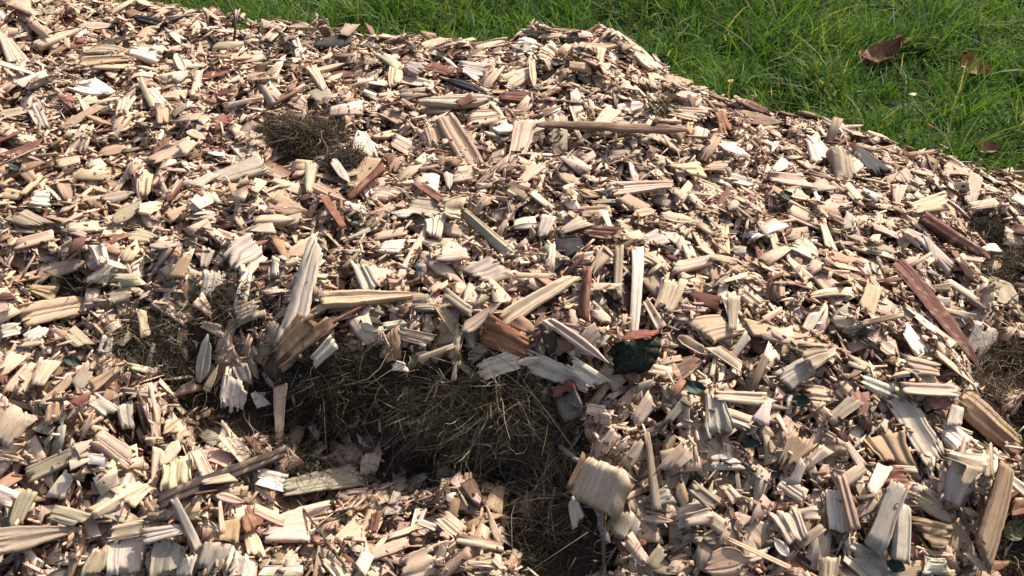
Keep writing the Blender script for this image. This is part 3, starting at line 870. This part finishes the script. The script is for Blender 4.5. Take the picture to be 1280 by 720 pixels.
def lay(px, py, Lp, Wp, ang, rng, thick=None, a=0.88, b=0.25, sink=0.0):
    """lay a piece on the pile where the ray of (px,py) meets it: centre, axes, real length and width"""
    P0 = hit(HS, px, py)
    if P0 is None: P0 = hit(HS, px, py+6)
    ns = normal_at(HB, P0[0], P0[1], 0.03); v = norm(CAM-P0)
    n = norm(a*ns+b*v+rng.normal(0, .07, 3))
    def onplane(x, y):
        d = ray(x, y); den = d@n
        return CAM+d*(((P0-CAM)@n)/den)
    A = math.radians(ang); c, s = math.cos(A), math.sin(A)
    e1 = onplane(px+Lp/2*c, py-Lp/2*s)-onplane(px-Lp/2*c, py+Lp/2*s)
    e2 = onplane(px-Wp/2*s, py-Wp/2*c)-onplane(px+Wp/2*s, py+Wp/2*c)
    u = norm(e1); wv = np.cross(n, u); m = np.linalg.norm(P0-CAM)/FPX
    L = min(np.linalg.norm(e1), 1.9*Lp*m); W = min(max(abs(e2@wv), .8*Wp*m), 1.7*Wp*m)
    T = thick if thick else min(.0075, max(.0028, W*.15))
    a_ = np.linspace(-.48, .48, max(5, int(L/.006))); b_ = np.linspace(-.45, .45, max(3, int(W/.006)))
    Q = P0+(np.repeat(a_, len(b_))[:, None]*L)*u+(np.tile(b_, len(a_))[:, None]*W)*wv
    ix = np.clip(((Q[:, 0]-X0)/RES).round().astype(int), 0, H.shape[1]-1); iy = np.clip(((Q[:, 1]-Y0)/RES).round().astype(int), 0, H.shape[0]-1)
    lift = float(np.clip((HH[iy, ix]-Q[:, 2]).max(), 0, .014)); under = np.percentile(H[iy, ix]-Q[:, 2], 60 if Lp < 90 else 80)
    C = P0+n*(T*.5+lift+float(np.clip(under, -.006, .012 if Lp < 90 else .03))-sink)
    top = Q[:, 2]+((C-P0)@n)+T*.5
    np.maximum.at(HH, (iy, ix), top)
    HERO_BOX.append((C, u, wv, n, L, W, T))
    return C, u, wv, n, L, W, T

AUTO = []       # pieces whose label is written from their look and their nearest landmark
hr = np.random.default_rng(5)
entries = []
for line in PIECES.strip().splitlines():
    body, _, lab = line.partition('|')
    f = body.split(); x, y, L, W, A = map(float, f[:5]); colr = f[5]; fl = f[6] if len(f) > 6 else ''
    short = ''; kind = None
    if '#' in lab: lab, _, short = lab.partition('#')
    if '@' in lab: lab, _, kind = lab.partition('@'); kind = kind.strip()
    entries.append((x, y, L, W, A, colr, fl, lab.strip(), short.strip(), kind))
order = sorted(range(len(entries)), key=lambda i: -entries[i][2]*entries[i][3])      # big ones first, small ones on top
for i in order:
    x, y, L, W, A, colr, fl, lab, short, kind = entries[i]
    rs = np.random.default_rng(1000+i)
    k = 'k' in fl
    C, u, wv, n, Lm, Wm, T = lay(x, y, L, W, A, rs, sink=-.028 if 't' in fl else 0.0)
    if Lm/Wm > 4.2: T = max(T, min(.011, Wm*.55))
    if k: T = min(.018, Wm*.34)
    V, F, uv, m = slab(Lm, Wm, T, max(7, int(Lm/.008)), max(6, min(20, int(Wm/.0020))), rs, fl)
    t = np.array(PAL[colr])*np.exp(rs.normal(-.02, .10))
    tint = t[None]*m[:, None]*np.exp(rs.normal(0, .025, (1, 3)))
    if colr in ('rust', 'redbrown', 'dark', 'orange', 'brown', 'charcoal'):
        bl_ = vnoise(V[:, 0]*90+i, V[:, 1]*300, i)[:, None]; sp_ = (vnoise(V[:, 0]*160, V[:, 1]*420+i, i+3) > .80)[:, None]
        tint = tint*(.55+.8*bl_); tint = np.where(sp_ & (colr != 'charcoal'), tint*.4+.6*np.array([.36, .25, .17]), tint)
    if kind is None:
        kind = 'bark_piece' if colr in ('rust', 'redbrown', 'dark', 'orange', 'charcoal') else ('wood_splinter' if L/W > 4.2 else 'wood_chip')
    mat = M_WOOD
    if colr == 'orange' and L > 50: mat = M_ORANGE
    o = link(kind, mesh_np(kind, V, F, mat, tint, uv), None, frame(C, u, wv, n))
    tag(o, lab or None, KIND[kind], {'wood_chip': 'wood chips lying on the pile', 'wood_splinter': 'wood splinters lying on the pile',
        'bark_piece': 'bark pieces lying on the pile', 'twig': 'twigs in the pile', 'stick': 'sticks lying on the pile'}[kind])
    if short: MARKS.append((x, y, short))
    if not lab: AUTO.append((o, x, y, L, W, A, colr, fl, kind))
# ------------------------------------------------------------------ special pieces
def tube(pts, rad, ns=8, rng=None, rough=0.0):
    pts = np.asarray(pts, float); n = len(pts); V = []; F = []
    for i, p in enumerate(pts):
        d = norm(pts[min(n-1, i+1)]-pts[max(0, i-1)]); a = norm(np.cross(d, (0.13, 0.2, 1) if abs(d[2]) < .9 else (1, 0.1, 0))); b = np.cross(d, a)
        for k in range(ns):
            r = rad[i]*(1+(rng.normal(0, rough) if rng is not None else 0)); t = 2*math.pi*k/ns
            V.append(p+r*(math.cos(t)*a+math.sin(t)*b))
    for i in range(n-1):
        for k in range(ns):
            k2 = (k+1) % ns; F.append((i*ns+k, i*ns+k2, (i+1)*ns+k2, (i+1)*ns+k))
    V.append(pts[0]); V.append(pts[-1])
    for k in range(0, ns, 2):
        F.append((len(V)-2, (k+2) % ns, (k+1) % ns, k)); e = (n-1)*ns; F.append((len(V)-1, e+k, e+(k+1) % ns, e+(k+2) % ns))
    return np.array(V), np.array(F)
def dense(pts, k, rng, wob):
    pts = np.asarray(pts, float); s = np.linspace(0, len(pts)-1, k); P = np.stack([np.interp(s, range(len(pts)), pts[:, j]) for j in range(3)], -1)
    P[1:-1] += rng.normal(0, wob, (k-2, 3)); return P
def local(V, o): return np.asarray(V)-np.asarray(o)
rs = np.random.default_rng(77)
# brown branch lying level near the crest
C, u, wv, n, L, W, T = lay(762, 172, 186, 14, -2, rs, thick=.022)
pp = dense([(-L/2, 0, 0), (-L*.2, .004, 0), (L*.2, -.002, 0), (L/2, .003, 0)], 26, rs, .0012)
rad = np.interp(np.linspace(0, 1, 26), [0, .06, .3, .55, .78, .82, .86, 1], [.004, .010, .0125, .0135, .0125, .0165, .0125, .008])
V, F = tube(pp, rad, 10, rs, .07); V[:, 2] *= .55
br = link('branch', mesh_np('branch', V, F, M_BRANCH, smooth=True), None, frame(C+n*.003, u, wv, n))
tag(br, 'long brown branch with a knot lying level near the far crest', 'branch'); MARKS.append((760, 172, 'long brown branch'))
V, F = tube(dense([(L*.29, .010, .004), (L*.31, .028, .012)], 4, rs, 0), [.007, .006, .0055, .004], 7, rs, .1)
link('side_stub', mesh_np('side_stub', V, F, M_BRANCH), br)

# dark mossy chunk
C, u, wv, n, L, W, T = lay(797, 446, 40, 26, 4, rs, thick=.03, a=.7, b=.6)
V, F, uv, m = slab(L, W, .026, 18, 14, rs, 'n', .28)
root = bpy.data.objects.new('mossy_bark_chunk', None); COL.objects.link(root); root.matrix_world = frame(C, u, wv, n); root.empty_display_size = .03
tag(root, 'dark green mossy chunk of bark with a red brown upper rim', 'bark chunk'); MARKS.append((797, 447, 'mossy chunk'))
V = V+np.stack([fbm(V[:, 1]*60, V[:, 0]*60, s_, 3) for s_ in (3, 4, 5)], -1)*.012
link('moss_face', mesh_np('moss_face', V, F, M_MOSS), root)
V, F, uv, m = slab(L*1.05, .007, .024, 12, 5, rs, 'n', .3); V = V+np.array([0, W*.5+.002, .006])
V = V+np.stack([fbm(V[:, 1]*70, V[:, 0]*70, s_, 3) for s_ in (6, 7, 8)], -1)*.010
link('bark_rim', mesh_np('bark_rim', V, F, M_REDB), root)
# grey bark block with a red top
C, u, wv, n, L, W, T = lay(720, 499, 44, 26, -68, rs, thick=.02)
root = bpy.data.objects.new('bark_block', None); COL.objects.link(root); root.matrix_world = frame(C, u, wv, n)
tag(root, 'grey bark block with a rough red top end beside the dead grass', 'bark block'); MARKS.append((720, 499, 'red topped bark block'))
V, F, uv, m = slab(L*.72, W, .022, 9, 9, rs, 'kn', .05); link('grey_bark', mesh_np('grey_bark', V+np.array([L*.14, 0, 0]), F, M_GREYBARK), root)
V, F, uv, m = slab(L*.32, W*.95, .020, 7, 9, rs, 'kn', .25); link('red_inner_bark', mesh_np('red_inner_bark', V+np.array([-L*.36, 0, .001]), F, M_REDB), root)
# the big pale chunk
C, u, wv, n, L, W, T = lay(760, 604, 52, 62, 68, rs, thick=.03, a=.95, b=.35)
root = bpy.data.objects.new('wood_chunk', None); COL.objects.link(root); root.matrix_world = frame(C+n*.004, u, wv, n)
tag(root, 'biggest chunk of pale split wood, right of the dead grass at the bottom', 'wood chunk'); MARKS.append((760, 604, 'big pale chunk'))
V, F, uv, m = slab(L, W*.9, .026, 9, 24, rs, 'ksn', .05); link('split_face', mesh_np('split_face', V, F, M_WOOD, np.array(PAL['cream'])[None]*(1+2.2*(m[:, None]-m.mean())), uv), root)
V, F, uv, m = slab(L*.86, .008, .022, 9, 5, rs, 'n', .15); link('brown_edge', mesh_np('brown_edge', V+np.array([-L*.04, W*.45+.005, -.004]), F, M_WOOD, np.array((.27, .16, .10))[None]*m[:, None], uv), root)  # darker brown strip along one side of the chunk
# forked piece with a knot hole
C, u, wv, n, L, W, T = lay(1115, 652, 84, 46, 70, rs, thick=.02, a=.8, b=.6)
root = bpy.data.objects.new('forked_wood_piece', None); COL.objects.link(root); root.matrix_world = frame(C+n*.004, u, wv, n)
tag(root, 'weathered forked piece of wood with a round knot hole, lower right', 'wood piece'); MARKS.append((1115, 650, 'forked piece'))
def lobe(L, W, T, off, rot, rs, fl):
    V, F, uv, m = slab(L, W, T, 16, 11, rs, fl, .14); c, s = math.cos(rot), math.sin(rot)
    return np.stack([V[:, 0]*c-V[:, 1]*s, V[:, 0]*s+V[:, 1]*c, V[:, 2]], -1)+np.array(off), F, uv, m
a1 = lobe(L*1.02, W*.56, .024, (0, W*.26, 0), -.05, rs, 'sn'); a2 = lobe(L*.80, W*.46, .020, (-L*.13, -W*.30, -.001), .30, rs, 'sn')
V = np.concatenate([a1[0], a2[0]]); F = np.concatenate([a1[1], a2[1]+len(a1[0])])
link('forked_body', mesh_np('forked_body', V, F, M_WOOD, np.array((.47, .39, .30))[None]*np.concatenate([a1[3], a2[3]])[:, None], np.concatenate([a1[2], a2[2]])), root)
th = np.linspace(0, 2*np.pi, 14, endpoint=False)
ring = lambda r, z: np.stack([L*.20+r*np.cos(th), W*.10+r*.8*np.sin(th), np.full(14, z)], -1)
V = np.concatenate([ring(.0075, .009), ring(.0062, .0155), ring(.0042, .0150), ring(.0036, .0118), np.array([[L*.20, W*.10, .0115]])])
F = [(i*14+k, i*14+(k+1) % 14, (i+1)*14+(k+1) % 14, (i+1)*14+k) for i in range(3) for k in range(14)]+[(42+k, 42+(k+1) % 14, 42+(k+2) % 14, 56) for k in range(0, 14, 2)]
kt = np.concatenate([np.tile((.36, .28, .2), (28, 1)), np.tile((.03, .02, .015), (29, 1))])
link('knot_hole', mesh_np('knot_hole', V, np.array(F), M_WOOD, kt, V[:, :2]), root)

# twigs and stalks
def on(px, py, off=.0): return hit(HS, px, py)+np.array([0, 0, off])
def twig(name, label, cat, pts, r0, r1, mat, k=16, wob=.0015, short=None):
    P = dense(pts, k, rs, wob); o0 = P[0].copy(); V, F = tube(P-o0, np.linspace(r0, r1, k), 7, rs, .08)
    o = link(name, mesh_np(name, V, F, mat, smooth=True), None, Matrix.Translation(o0)); tag(o, label, cat)
    return o
t1 = twig('twig', 'greyish forked twig leaning from the dead grass towards the big pale chunk', 'twig', [on(758, 695, .035), on(742, 650, .060), on(722, 612, .075), on(698, 598, .090)], .0066, .0045, M_GREYTWIG)
MARKS.append((725, 640, 'greyish forked twig'))
P = dense([on(734, 632, .066)-on(758, 695, .035), on(704, 643, .06)-on(758, 695, .035)], 6, rs, .001); V, F = tube(P, np.linspace(.0045, .002, 6), 6, rs, .1)
link('side_shoot', mesh_np('side_shoot', V, F, M_GREYTWIG, smooth=True), t1)
b0 = on(291, 52, -.01)
twig('dead_stalk', 'thin dark stalk standing up from the pile at the top left crest', 'stalk', [b0, b0+np.array([.012, .01, .05]), b0+np.array([.012, .02, .09]), b0+np.array([-.012, .03, .14]), b0+np.array([-.05, .03, .20])], .0042, .0022, M_TWIG, 18, .001)
MARKS.append((289, 25, 'thin dark stalk'))
twig('twig', 'very thin dark twig lying over the cream chips at the bottom centre left', 'twig', [on(372, 630, .02), on(392, 660, .02), on(412, 690, .02), on(432, 716, .02)], .002, .0026, M_TWIG)
twig('twig', 'thin dark twig leaning beside the dead grass clod at the right edge', 'twig', [on(1240, 400, .0), on(1262, 385, .03), on(1278, 372, .05)], .0016, .001, M_TWIG)
twig('twig', 'thin stiff stalk standing in the dead grass left of the greyish forked twig', 'twig', [on(690, 655, 0), on(690, 610, .02), on(684, 560, .03), on(683, 500, .02)], .0016, .0012, M_BRANCH)
twig('straw', 'upright dry straw in the dark middle of the turf clod', 'straw', [on(536, 540, .01), on(537, 510, .03), on(537, 480, .03)], .0013, .0012, M_BRANCH)
twig('straw', 'bent reddish straw hanging down the turf clod from its chip covered rim', 'straw', [on(505, 455, .01), on(508, 480, .03), on(518, 505, .04), on(528, 530, .03)], .0011, .0008, M_BRANCH)

# ------------------------------------------------------------------ leaves
def leaf(px, py, Lp, Wp, ang, mat, name, label, cat, seed, where='pile', up=.03, tilt=.3, lobed=False, curl=.25):
    rg = np.random.default_rng(seed)
    if where == 'pile':
        C, u, wv, n, L, W, T = lay(px, py, Lp, Wp, ang, rg, thick=.002)
    else:
        d = ray(px, py); P0 = CAM+d*((up-CAM_H)/d[2]); v = norm(CAM-P0); n = norm(np.array([0, 0, 1])+tilt*rg.normal(0, 1, 3)+.35*v)
        A = math.radians(ang); dd = RT*math.cos(A)+UP*math.sin(A); u = norm(dd-(dd@n)*n); wv = np.cross(n, u); m = np.linalg.norm(P0-CAM)/FPX
        L = Lp*m; W = Wp*m; C = P0
    nu, nv = 15, 9; s = np.linspace(0, 1, nu); v = np.linspace(-1, 1, nv); S, Vv = np.meshgrid(s, v, indexing='ij')
    prof = np.sin(np.pi*s**.85)**.75
    if lobed: prof = prof*(.72+.38*np.abs(np.sin(s*9.5)))
    X = (S-.5)*L-(.10*L*np.abs(Vv) if lobed else 0); Y = Vv*W/2*prof[:, None]
    Z = curl*W*(Vv**2)*.8+curl*L*((S-.5)**2)+.05*W*np.sin(S*14+Vv*5)
    top = np.stack([X, Y, Z], -1).reshape(-1, 3); V = np.concatenate([top, top-np.array([0, 0, .0008])])
    idx = np.arange(nu*nv).reshape(nu, nv); a, b, c, d_ = idx[:-1, :-1], idx[1:, :-1], idx[1:, 1:], idx[:-1, 1:]
    F = np.concatenate([np.stack([a, b, c, d_], -1).reshape(-1, 4), np.stack([d_, c, b, a], -1).reshape(-1, 4)+nu*nv])
    o = link(name, mesh_np(name, V, F, mat, smooth=True), None, frame(C, u, wv, n)); tag(o, label, cat)
    st, sf = tube(dense([(-L*.5, 0, 0), (-L*.55, .003, .002), (-L*.60, .002, .0)], 5, rg, 0), [.0011]*5, 5, rg, .05)
    link('leaf_stem', mesh_np('leaf_stem', st, sf, mat), o)
    return o
leaf(1104, 76, 58, 34, 40, M_LEAFB, 'fallen_leaf', 'big curled brown leaf caught in the grass, left of another brown one', 'leaf', 31, 'g', .055, .3, True, .5)
leaf(1150, 62, 58, 30, 5, M_LEAFB, 'fallen_leaf', 'dark brown leaf half sunk in the grass right of the big curled leaf', 'leaf', 32, 'g', .05, .3, True, .3)
leaf(1218, 92, 36, 30, -50, M_LEAFO, 'fallen_leaf', 'orange yellow leaf standing among the grass blades at upper right', 'leaf', 33, 'g', .06, .6, True, .4)
leaf(1232, 188, 30, 20, -10, M_LEAFB, 'fallen_leaf', 'small reddish brown leaf on the grass beside the right crest', 'leaf', 34, 'g', .065, .2, False, .4)
leaf(906, 92, 52, 24, 15, M_LEAFB, 'fallen_leaf', 'flattened dark brown leaf deep in the grass just behind the crest', 'leaf', 35, 'g', .015, .2, True, .2)
leaf(866, 488, 28, 16, -10, M_LEAFG, 'green_leaf', 'small dark green leaf left of the greyish ribbed fan', 'leaf', 36)
leaf(1000, 503, 16, 26, 80, M_LEAFG, 'green_leaf', 'blue green curled leaf below the grey ribbed rectangle', 'leaf', 37)
leaf(1266, 662, 34, 26, 20, M_LEAFV, 'olive_leaf', 'dull olive leaf in the lower right corner beside the tall ochre slab', 'leaf', 38)
leaf(22, 213, 16, 12, 30, M_LEAFG, 'green_leaf', 'tiny dark green leaf at the left edge below the red bark', 'leaf', 39)
leaf(94, 454, 24, 13, -20, M_LEAFG, 'green_leaf', 'small dark green leaf among chips in the left, above the tan stick', 'leaf', 40)
leaf(1112, 702, 18, 24, 70, M_LEAFG, 'green_leaf', 'dark green leaf at the bottom under the forked piece', 'leaf', 41)
leaf(935, 554, 12, 20, 70, M_LEAFG, 'green_leaf', 'little dark green leaf left of the ochre fibrous knot of wood', 'leaf', 42)
leaf(980, 251, 16, 11, 10, M_LEAFG, 'green_leaf', 'tiny green leaf on the far right slope among cream chips', 'leaf', 43)
def pebble(px, py, r, label, seed):
    P = hit(HS, px, py); V, F = lump(r, r*.75, r*.55, seed, 3, .12, 1.4)
    tag(link('pebble', mesh_np('pebble', V, F, M_STONE, smooth=True), None, Matrix.Translation(P+np.array([0, 0, r*.4]))), label, 'pebble')
pebble(523, 228, .012, 'small grey green pebble in the upper middle below the pinkish chip', 51)
pebble(525, 335, .011, 'small grey green pebble below the thin pale splinter', 52)
V, F = lump(.008, .007, .006, 61, 3, .15, 1.5); P = hit(HS, 802, 682)
tag(link('red_fragment', mesh_np('red_fragment', V, F, M_REDB, smooth=True), None, Matrix.Translation(P+np.array([0, 0, .008]))), 'tiny round red fragment below the big pale chunk', 'fragment')

# ------------------------------------------------------------------ loose chips: take away those that lie over a singled-out piece, then one mesh
C = CHIPS['C']; keep = np.ones(len(C), bool); top = C+CHIPS['n']*(CHIPS['T'][:, None]*.5)
for (c, u, wv, n, L, W, T) in HERO_BOX:
    near = np.where(np.abs(C-c).max(1) < max(L, W)*.5+.06)[0]
    if not len(near): continue
    q = C[near]-c
    ext_u = CHIPS['L'][near]*.35*np.abs(CHIPS['u'][near]@u)+CHIPS['W'][near]*.35*np.abs(CHIPS['v'][near]@u)
    ext_v = CHIPS['L'][near]*.35*np.abs(CHIPS['u'][near]@wv)+CHIPS['W'][near]*.35*np.abs(CHIPS['v'][near]@wv)
    ext_n = CHIPS['L'][near]*.4*np.abs(CHIPS['u'][near]@n)+CHIPS['W'][near]*.4*np.abs(CHIPS['v'][near]@n)
    bad = (np.abs(q@u) < L*.46+ext_u) & (np.abs(q@wv) < W*.40+ext_v) & (q@n+ext_n > T*.3) & (q@n-ext_n < .05)
    keep[near[bad]] = False
sel = {k: v[keep] for k, v in CHIPS.items()}
o = link('wood_chips', build_chips('wood_chips', sel['C'], sel['u'], sel['v'], sel['n'], sel['L'], sel['W'], sel['T'], sel['tint'], rng))
tag(o, 'countless loose wood chips heaped up into the pile', 'wood chips', None, 'stuff')
# fines: shreds and crumbs filling the gaps
NF = 38000
P = pick_sites(NF, rng); z = samp(H, P[:, 0], P[:, 1]); hb = samp(HS, P[:, 0], P[:, 1])
Lf = np.clip(.0125*np.exp(rng.normal(0, .55, NF)), .003, .04); Wf = np.clip(Lf*rng.uniform(.1, .5, NF), .0012, .006); Tf = Wf*rng.uniform(.3, .8, NF)
th = rng.uniform(0, 2*np.pi, NF); sl = rng.normal(0, .3, NF)
U = np.stack([np.cos(th)*np.cos(sl), np.sin(th)*np.cos(sl), np.sin(sl)], -1); R = rng.normal(0, .4, (NF, 3))+np.array([0, -.2, 1])
Vx = np.cross(R, U); Vx /= np.linalg.norm(Vx, axis=1)[:, None]; Nn = np.cross(U, Vx)
fc = rng.choice(6, NF, p=[.26, .26, .18, .07, .14, .09]); fp = np.array([PAL[k] for k in ('cream', 'tan', 'brown', 'rust', 'redbrown', 'dark')])
ft = fp[fc]*np.exp(rng.normal(0, .2, (NF, 1)))
Pz = np.column_stack([P[:, :2], np.minimum(z, hb+.004)+.001])
box = np.array([(-.5, -.5, -.5), (.5, -.35, -.5), (.5, .35, -.5), (-.5, .5, -.5), (-.5, -.4, .5), (.4, -.3, .5), (.5, .3, .5), (-.4, .45, .5)]); bf = np.array([(3, 2, 1, 0), (4, 5, 6, 7), (0, 1, 5, 4), (1, 2, 6, 5), (2, 3, 7, 6), (3, 0, 4, 7)])
pl = box[None]*np.stack([Lf, Wf, Tf], -1)[:, None]
Vf = Pz[:, None]+pl[:, :, :1]*U[:, None]+pl[:, :, 1:2]*Vx[:, None]+pl[:, :, 2:]*Nn[:, None]
o = link('wood_shreds', mesh_np('wood_shreds', Vf.reshape(-1, 3), (bf[None]+(np.arange(NF)*8)[:, None, None]).reshape(-1, 4), M_WOOD, np.repeat(ft, 8, 0), (pl[:, :, :2]+rng.uniform(0, 30, (NF, 1, 2))).reshape(-1, 2)))
tag(o, 'fine wood shreds and bark crumbs between the chips', 'wood shreds', None, 'stuff')

# ------------------------------------------------------------------ the setting: earth under the chips, lawn, grass
st = 2
bx, by, bz = GX[::st, ::st], GY[::st, ::st], np.maximum(BASE[::st, ::st]-.026+.006*fbm(GX[::st, ::st]*40, GY[::st, ::st]*40, 9, 2), -.03)
idx = np.arange(bx.size).reshape(bx.shape); F = np.stack([idx[:-1, :-1], idx[:-1, 1:], idx[1:, 1:], idx[1:, :-1]], -1).reshape(-1, 4)
tag(link('mound', mesh_np('mound', np.stack([bx, by, bz], -1).reshape(-1, 3), F, M_HUMUS, smooth=True)), kind='structure')
tag(link('ground', mesh_np('ground', np.array([(-150, -150, 0), (150, -150, 0), (150, 150, 0), (-150, 150, 0)]), np.array([(0, 1, 2, 3)]), M_LAWN)), kind='structure')
gr = np.random.default_rng(99)
def lawn(n, xr, yr, seed):
    g = np.random.default_rng(seed)
    # tufts: blades gather round centres and lean together
    nt_ = n//14; tc = np.stack([g.uniform(*xr, nt_), g.uniform(*yr, nt_)], -1)
    p = np.repeat(tc, 14, 0)+g.normal(0, .022, (nt_*14, 2))
    hm = base_height(p[:, 0], p[:, 1]); edge = np.clip((.07-hm)/.07, 0, 1)*np.where((p[:, 1] > .80) & (p[:, 1] < 1.5) & (np.abs(p[:, 0]) < 1.15), 0, 1)
    k = (g.random(len(p)) < edge); p = p[k]
    tid = np.repeat(np.arange(nt_), 14)[k]; m = len(p)
    lean = g.normal(0, .32, (nt_, 2)); flow = np.stack([fbm(p[:, 0]*2.3, p[:, 1]*2.3, 31, 2), fbm(p[:, 0]*2.3+9, p[:, 1]*2.3, 37, 2)], -1)*2.2
    D = np.column_stack([lean[tid]+flow+g.normal(0, .30, (m, 2)), np.ones(m)])
    flat = vnoise(p[:, 0]*3.1, p[:, 1]*3.1, 44) > .70; D[flat, 2] *= .40
    Lb = (.06+.15*vnoise(p[:, 0]*5, p[:, 1]*5, 51)**1.4)*np.exp(g.normal(0, .32, m))
    gtone = vnoise(p[:, 0]*5, p[:, 1]*5, 61)[:, None]
    ca, cb = np.array((.024, .064, .012)), np.array((.098, .172, .038))
    t = ca+(cb-ca)*np.clip(gtone*.75+g.random((nt_, 1))[tid]*.6-.12+g.normal(0, .14, (m, 1)), 0, 1)
    dry = g.random(m) < .04; t[dry] = np.array((.30, .25, .13))*np.exp(g.normal(0, .2, (dry.sum(), 1)))
    old = g.random(m) < .05; t[old] = np.array((.09, .07, .04))
    z = np.zeros(m)
    return blades(np.column_stack([p, z]), D, Lb,   .0060*np.exp(g.normal(0, .25, m)), g.normal(0, .6, m), t, g, 5, .24, .04)
allb = [lawn(98000, (-1.6, 3.4), (2.2, 5.3), 1), lawn(16000, (-4.5, 5.5), (1.0, 7.5), 2), lawn(9000, (-2.4, 2.4), (.15, .74), 3), lawn(4000, (-3.5, 3.5), (-1.2, .2), 4)]
off = 0; Vs, Fs, Ts = [], [], []
for V, F, T in allb: Vs.append(V); Fs.append(F+off); Ts.append(T); off += len(V)
tag(link('grass', mesh_np('grass', np.concatenate(Vs), np.concatenate(Fs), M_GRASS, np.concatenate(Ts))), 'long green lawn grass growing behind and around the pile', 'grass', None, 'stuff')

# ------------------------------------------------------------------ labels of the pieces that have no hand written one
def look(L, W, colr, fl, kind):
    r = L/W
    size = 'tiny' if L < 20 else 'small' if L < 30 else '' if L < 44 else 'long' if r > 2.2 else 'large'
    shape = ('ribbed' if 's' in fl else 'ragged' if 'f' in fl else 'pointed' if ('p' in fl or 'q' in fl) else 'tapering' if ('w' in fl or 'v' in fl) else 'curved' if 'c' in fl
             else 'chunky' if 'k' in fl else 'thin' if r > 4.2 else 'squarish' if r < 1.35 else 'flat')
    return ' '.join(x for x in (size, shape, WORD[colr], KIND[kind]) if x)
def side(dx, dy):
    a = math.degrees(math.atan2(-dy, dx)) % 360
    return ['right of', 'above and right of', 'above', 'above and left of', 'left of', 'below and left of', 'below', 'below and right of'][int((a+22.5)//45) % 8]
used = {o.get('label') for o in COL.objects if o.get('label')}
for (o, x, y, L, W, A, colr, fl, kind) in AUTO:
    near = sorted(MARKS, key=lambda m: math.hypot(m[0]-x, m[1]-y))
    base = look(L, W, colr, fl, kind)
    cands = []
    for mx, my, nm in near[:4]:
        dx, dy = x-mx, y-my
        just = 'just ' if math.hypot(dx, dy) < 42 else ''
        cands.append(f'{base} {just}{side(dx, dy)} the {nm}')
    for c in cands:
        if c not in used and len(c.split()) <= 16: break
    else: print('LABEL CLASH', cands)
    used.add(c); o['label'] = c
print('pieces', len(entries), 'auto', len(AUTO), 'chips kept', keep.sum())
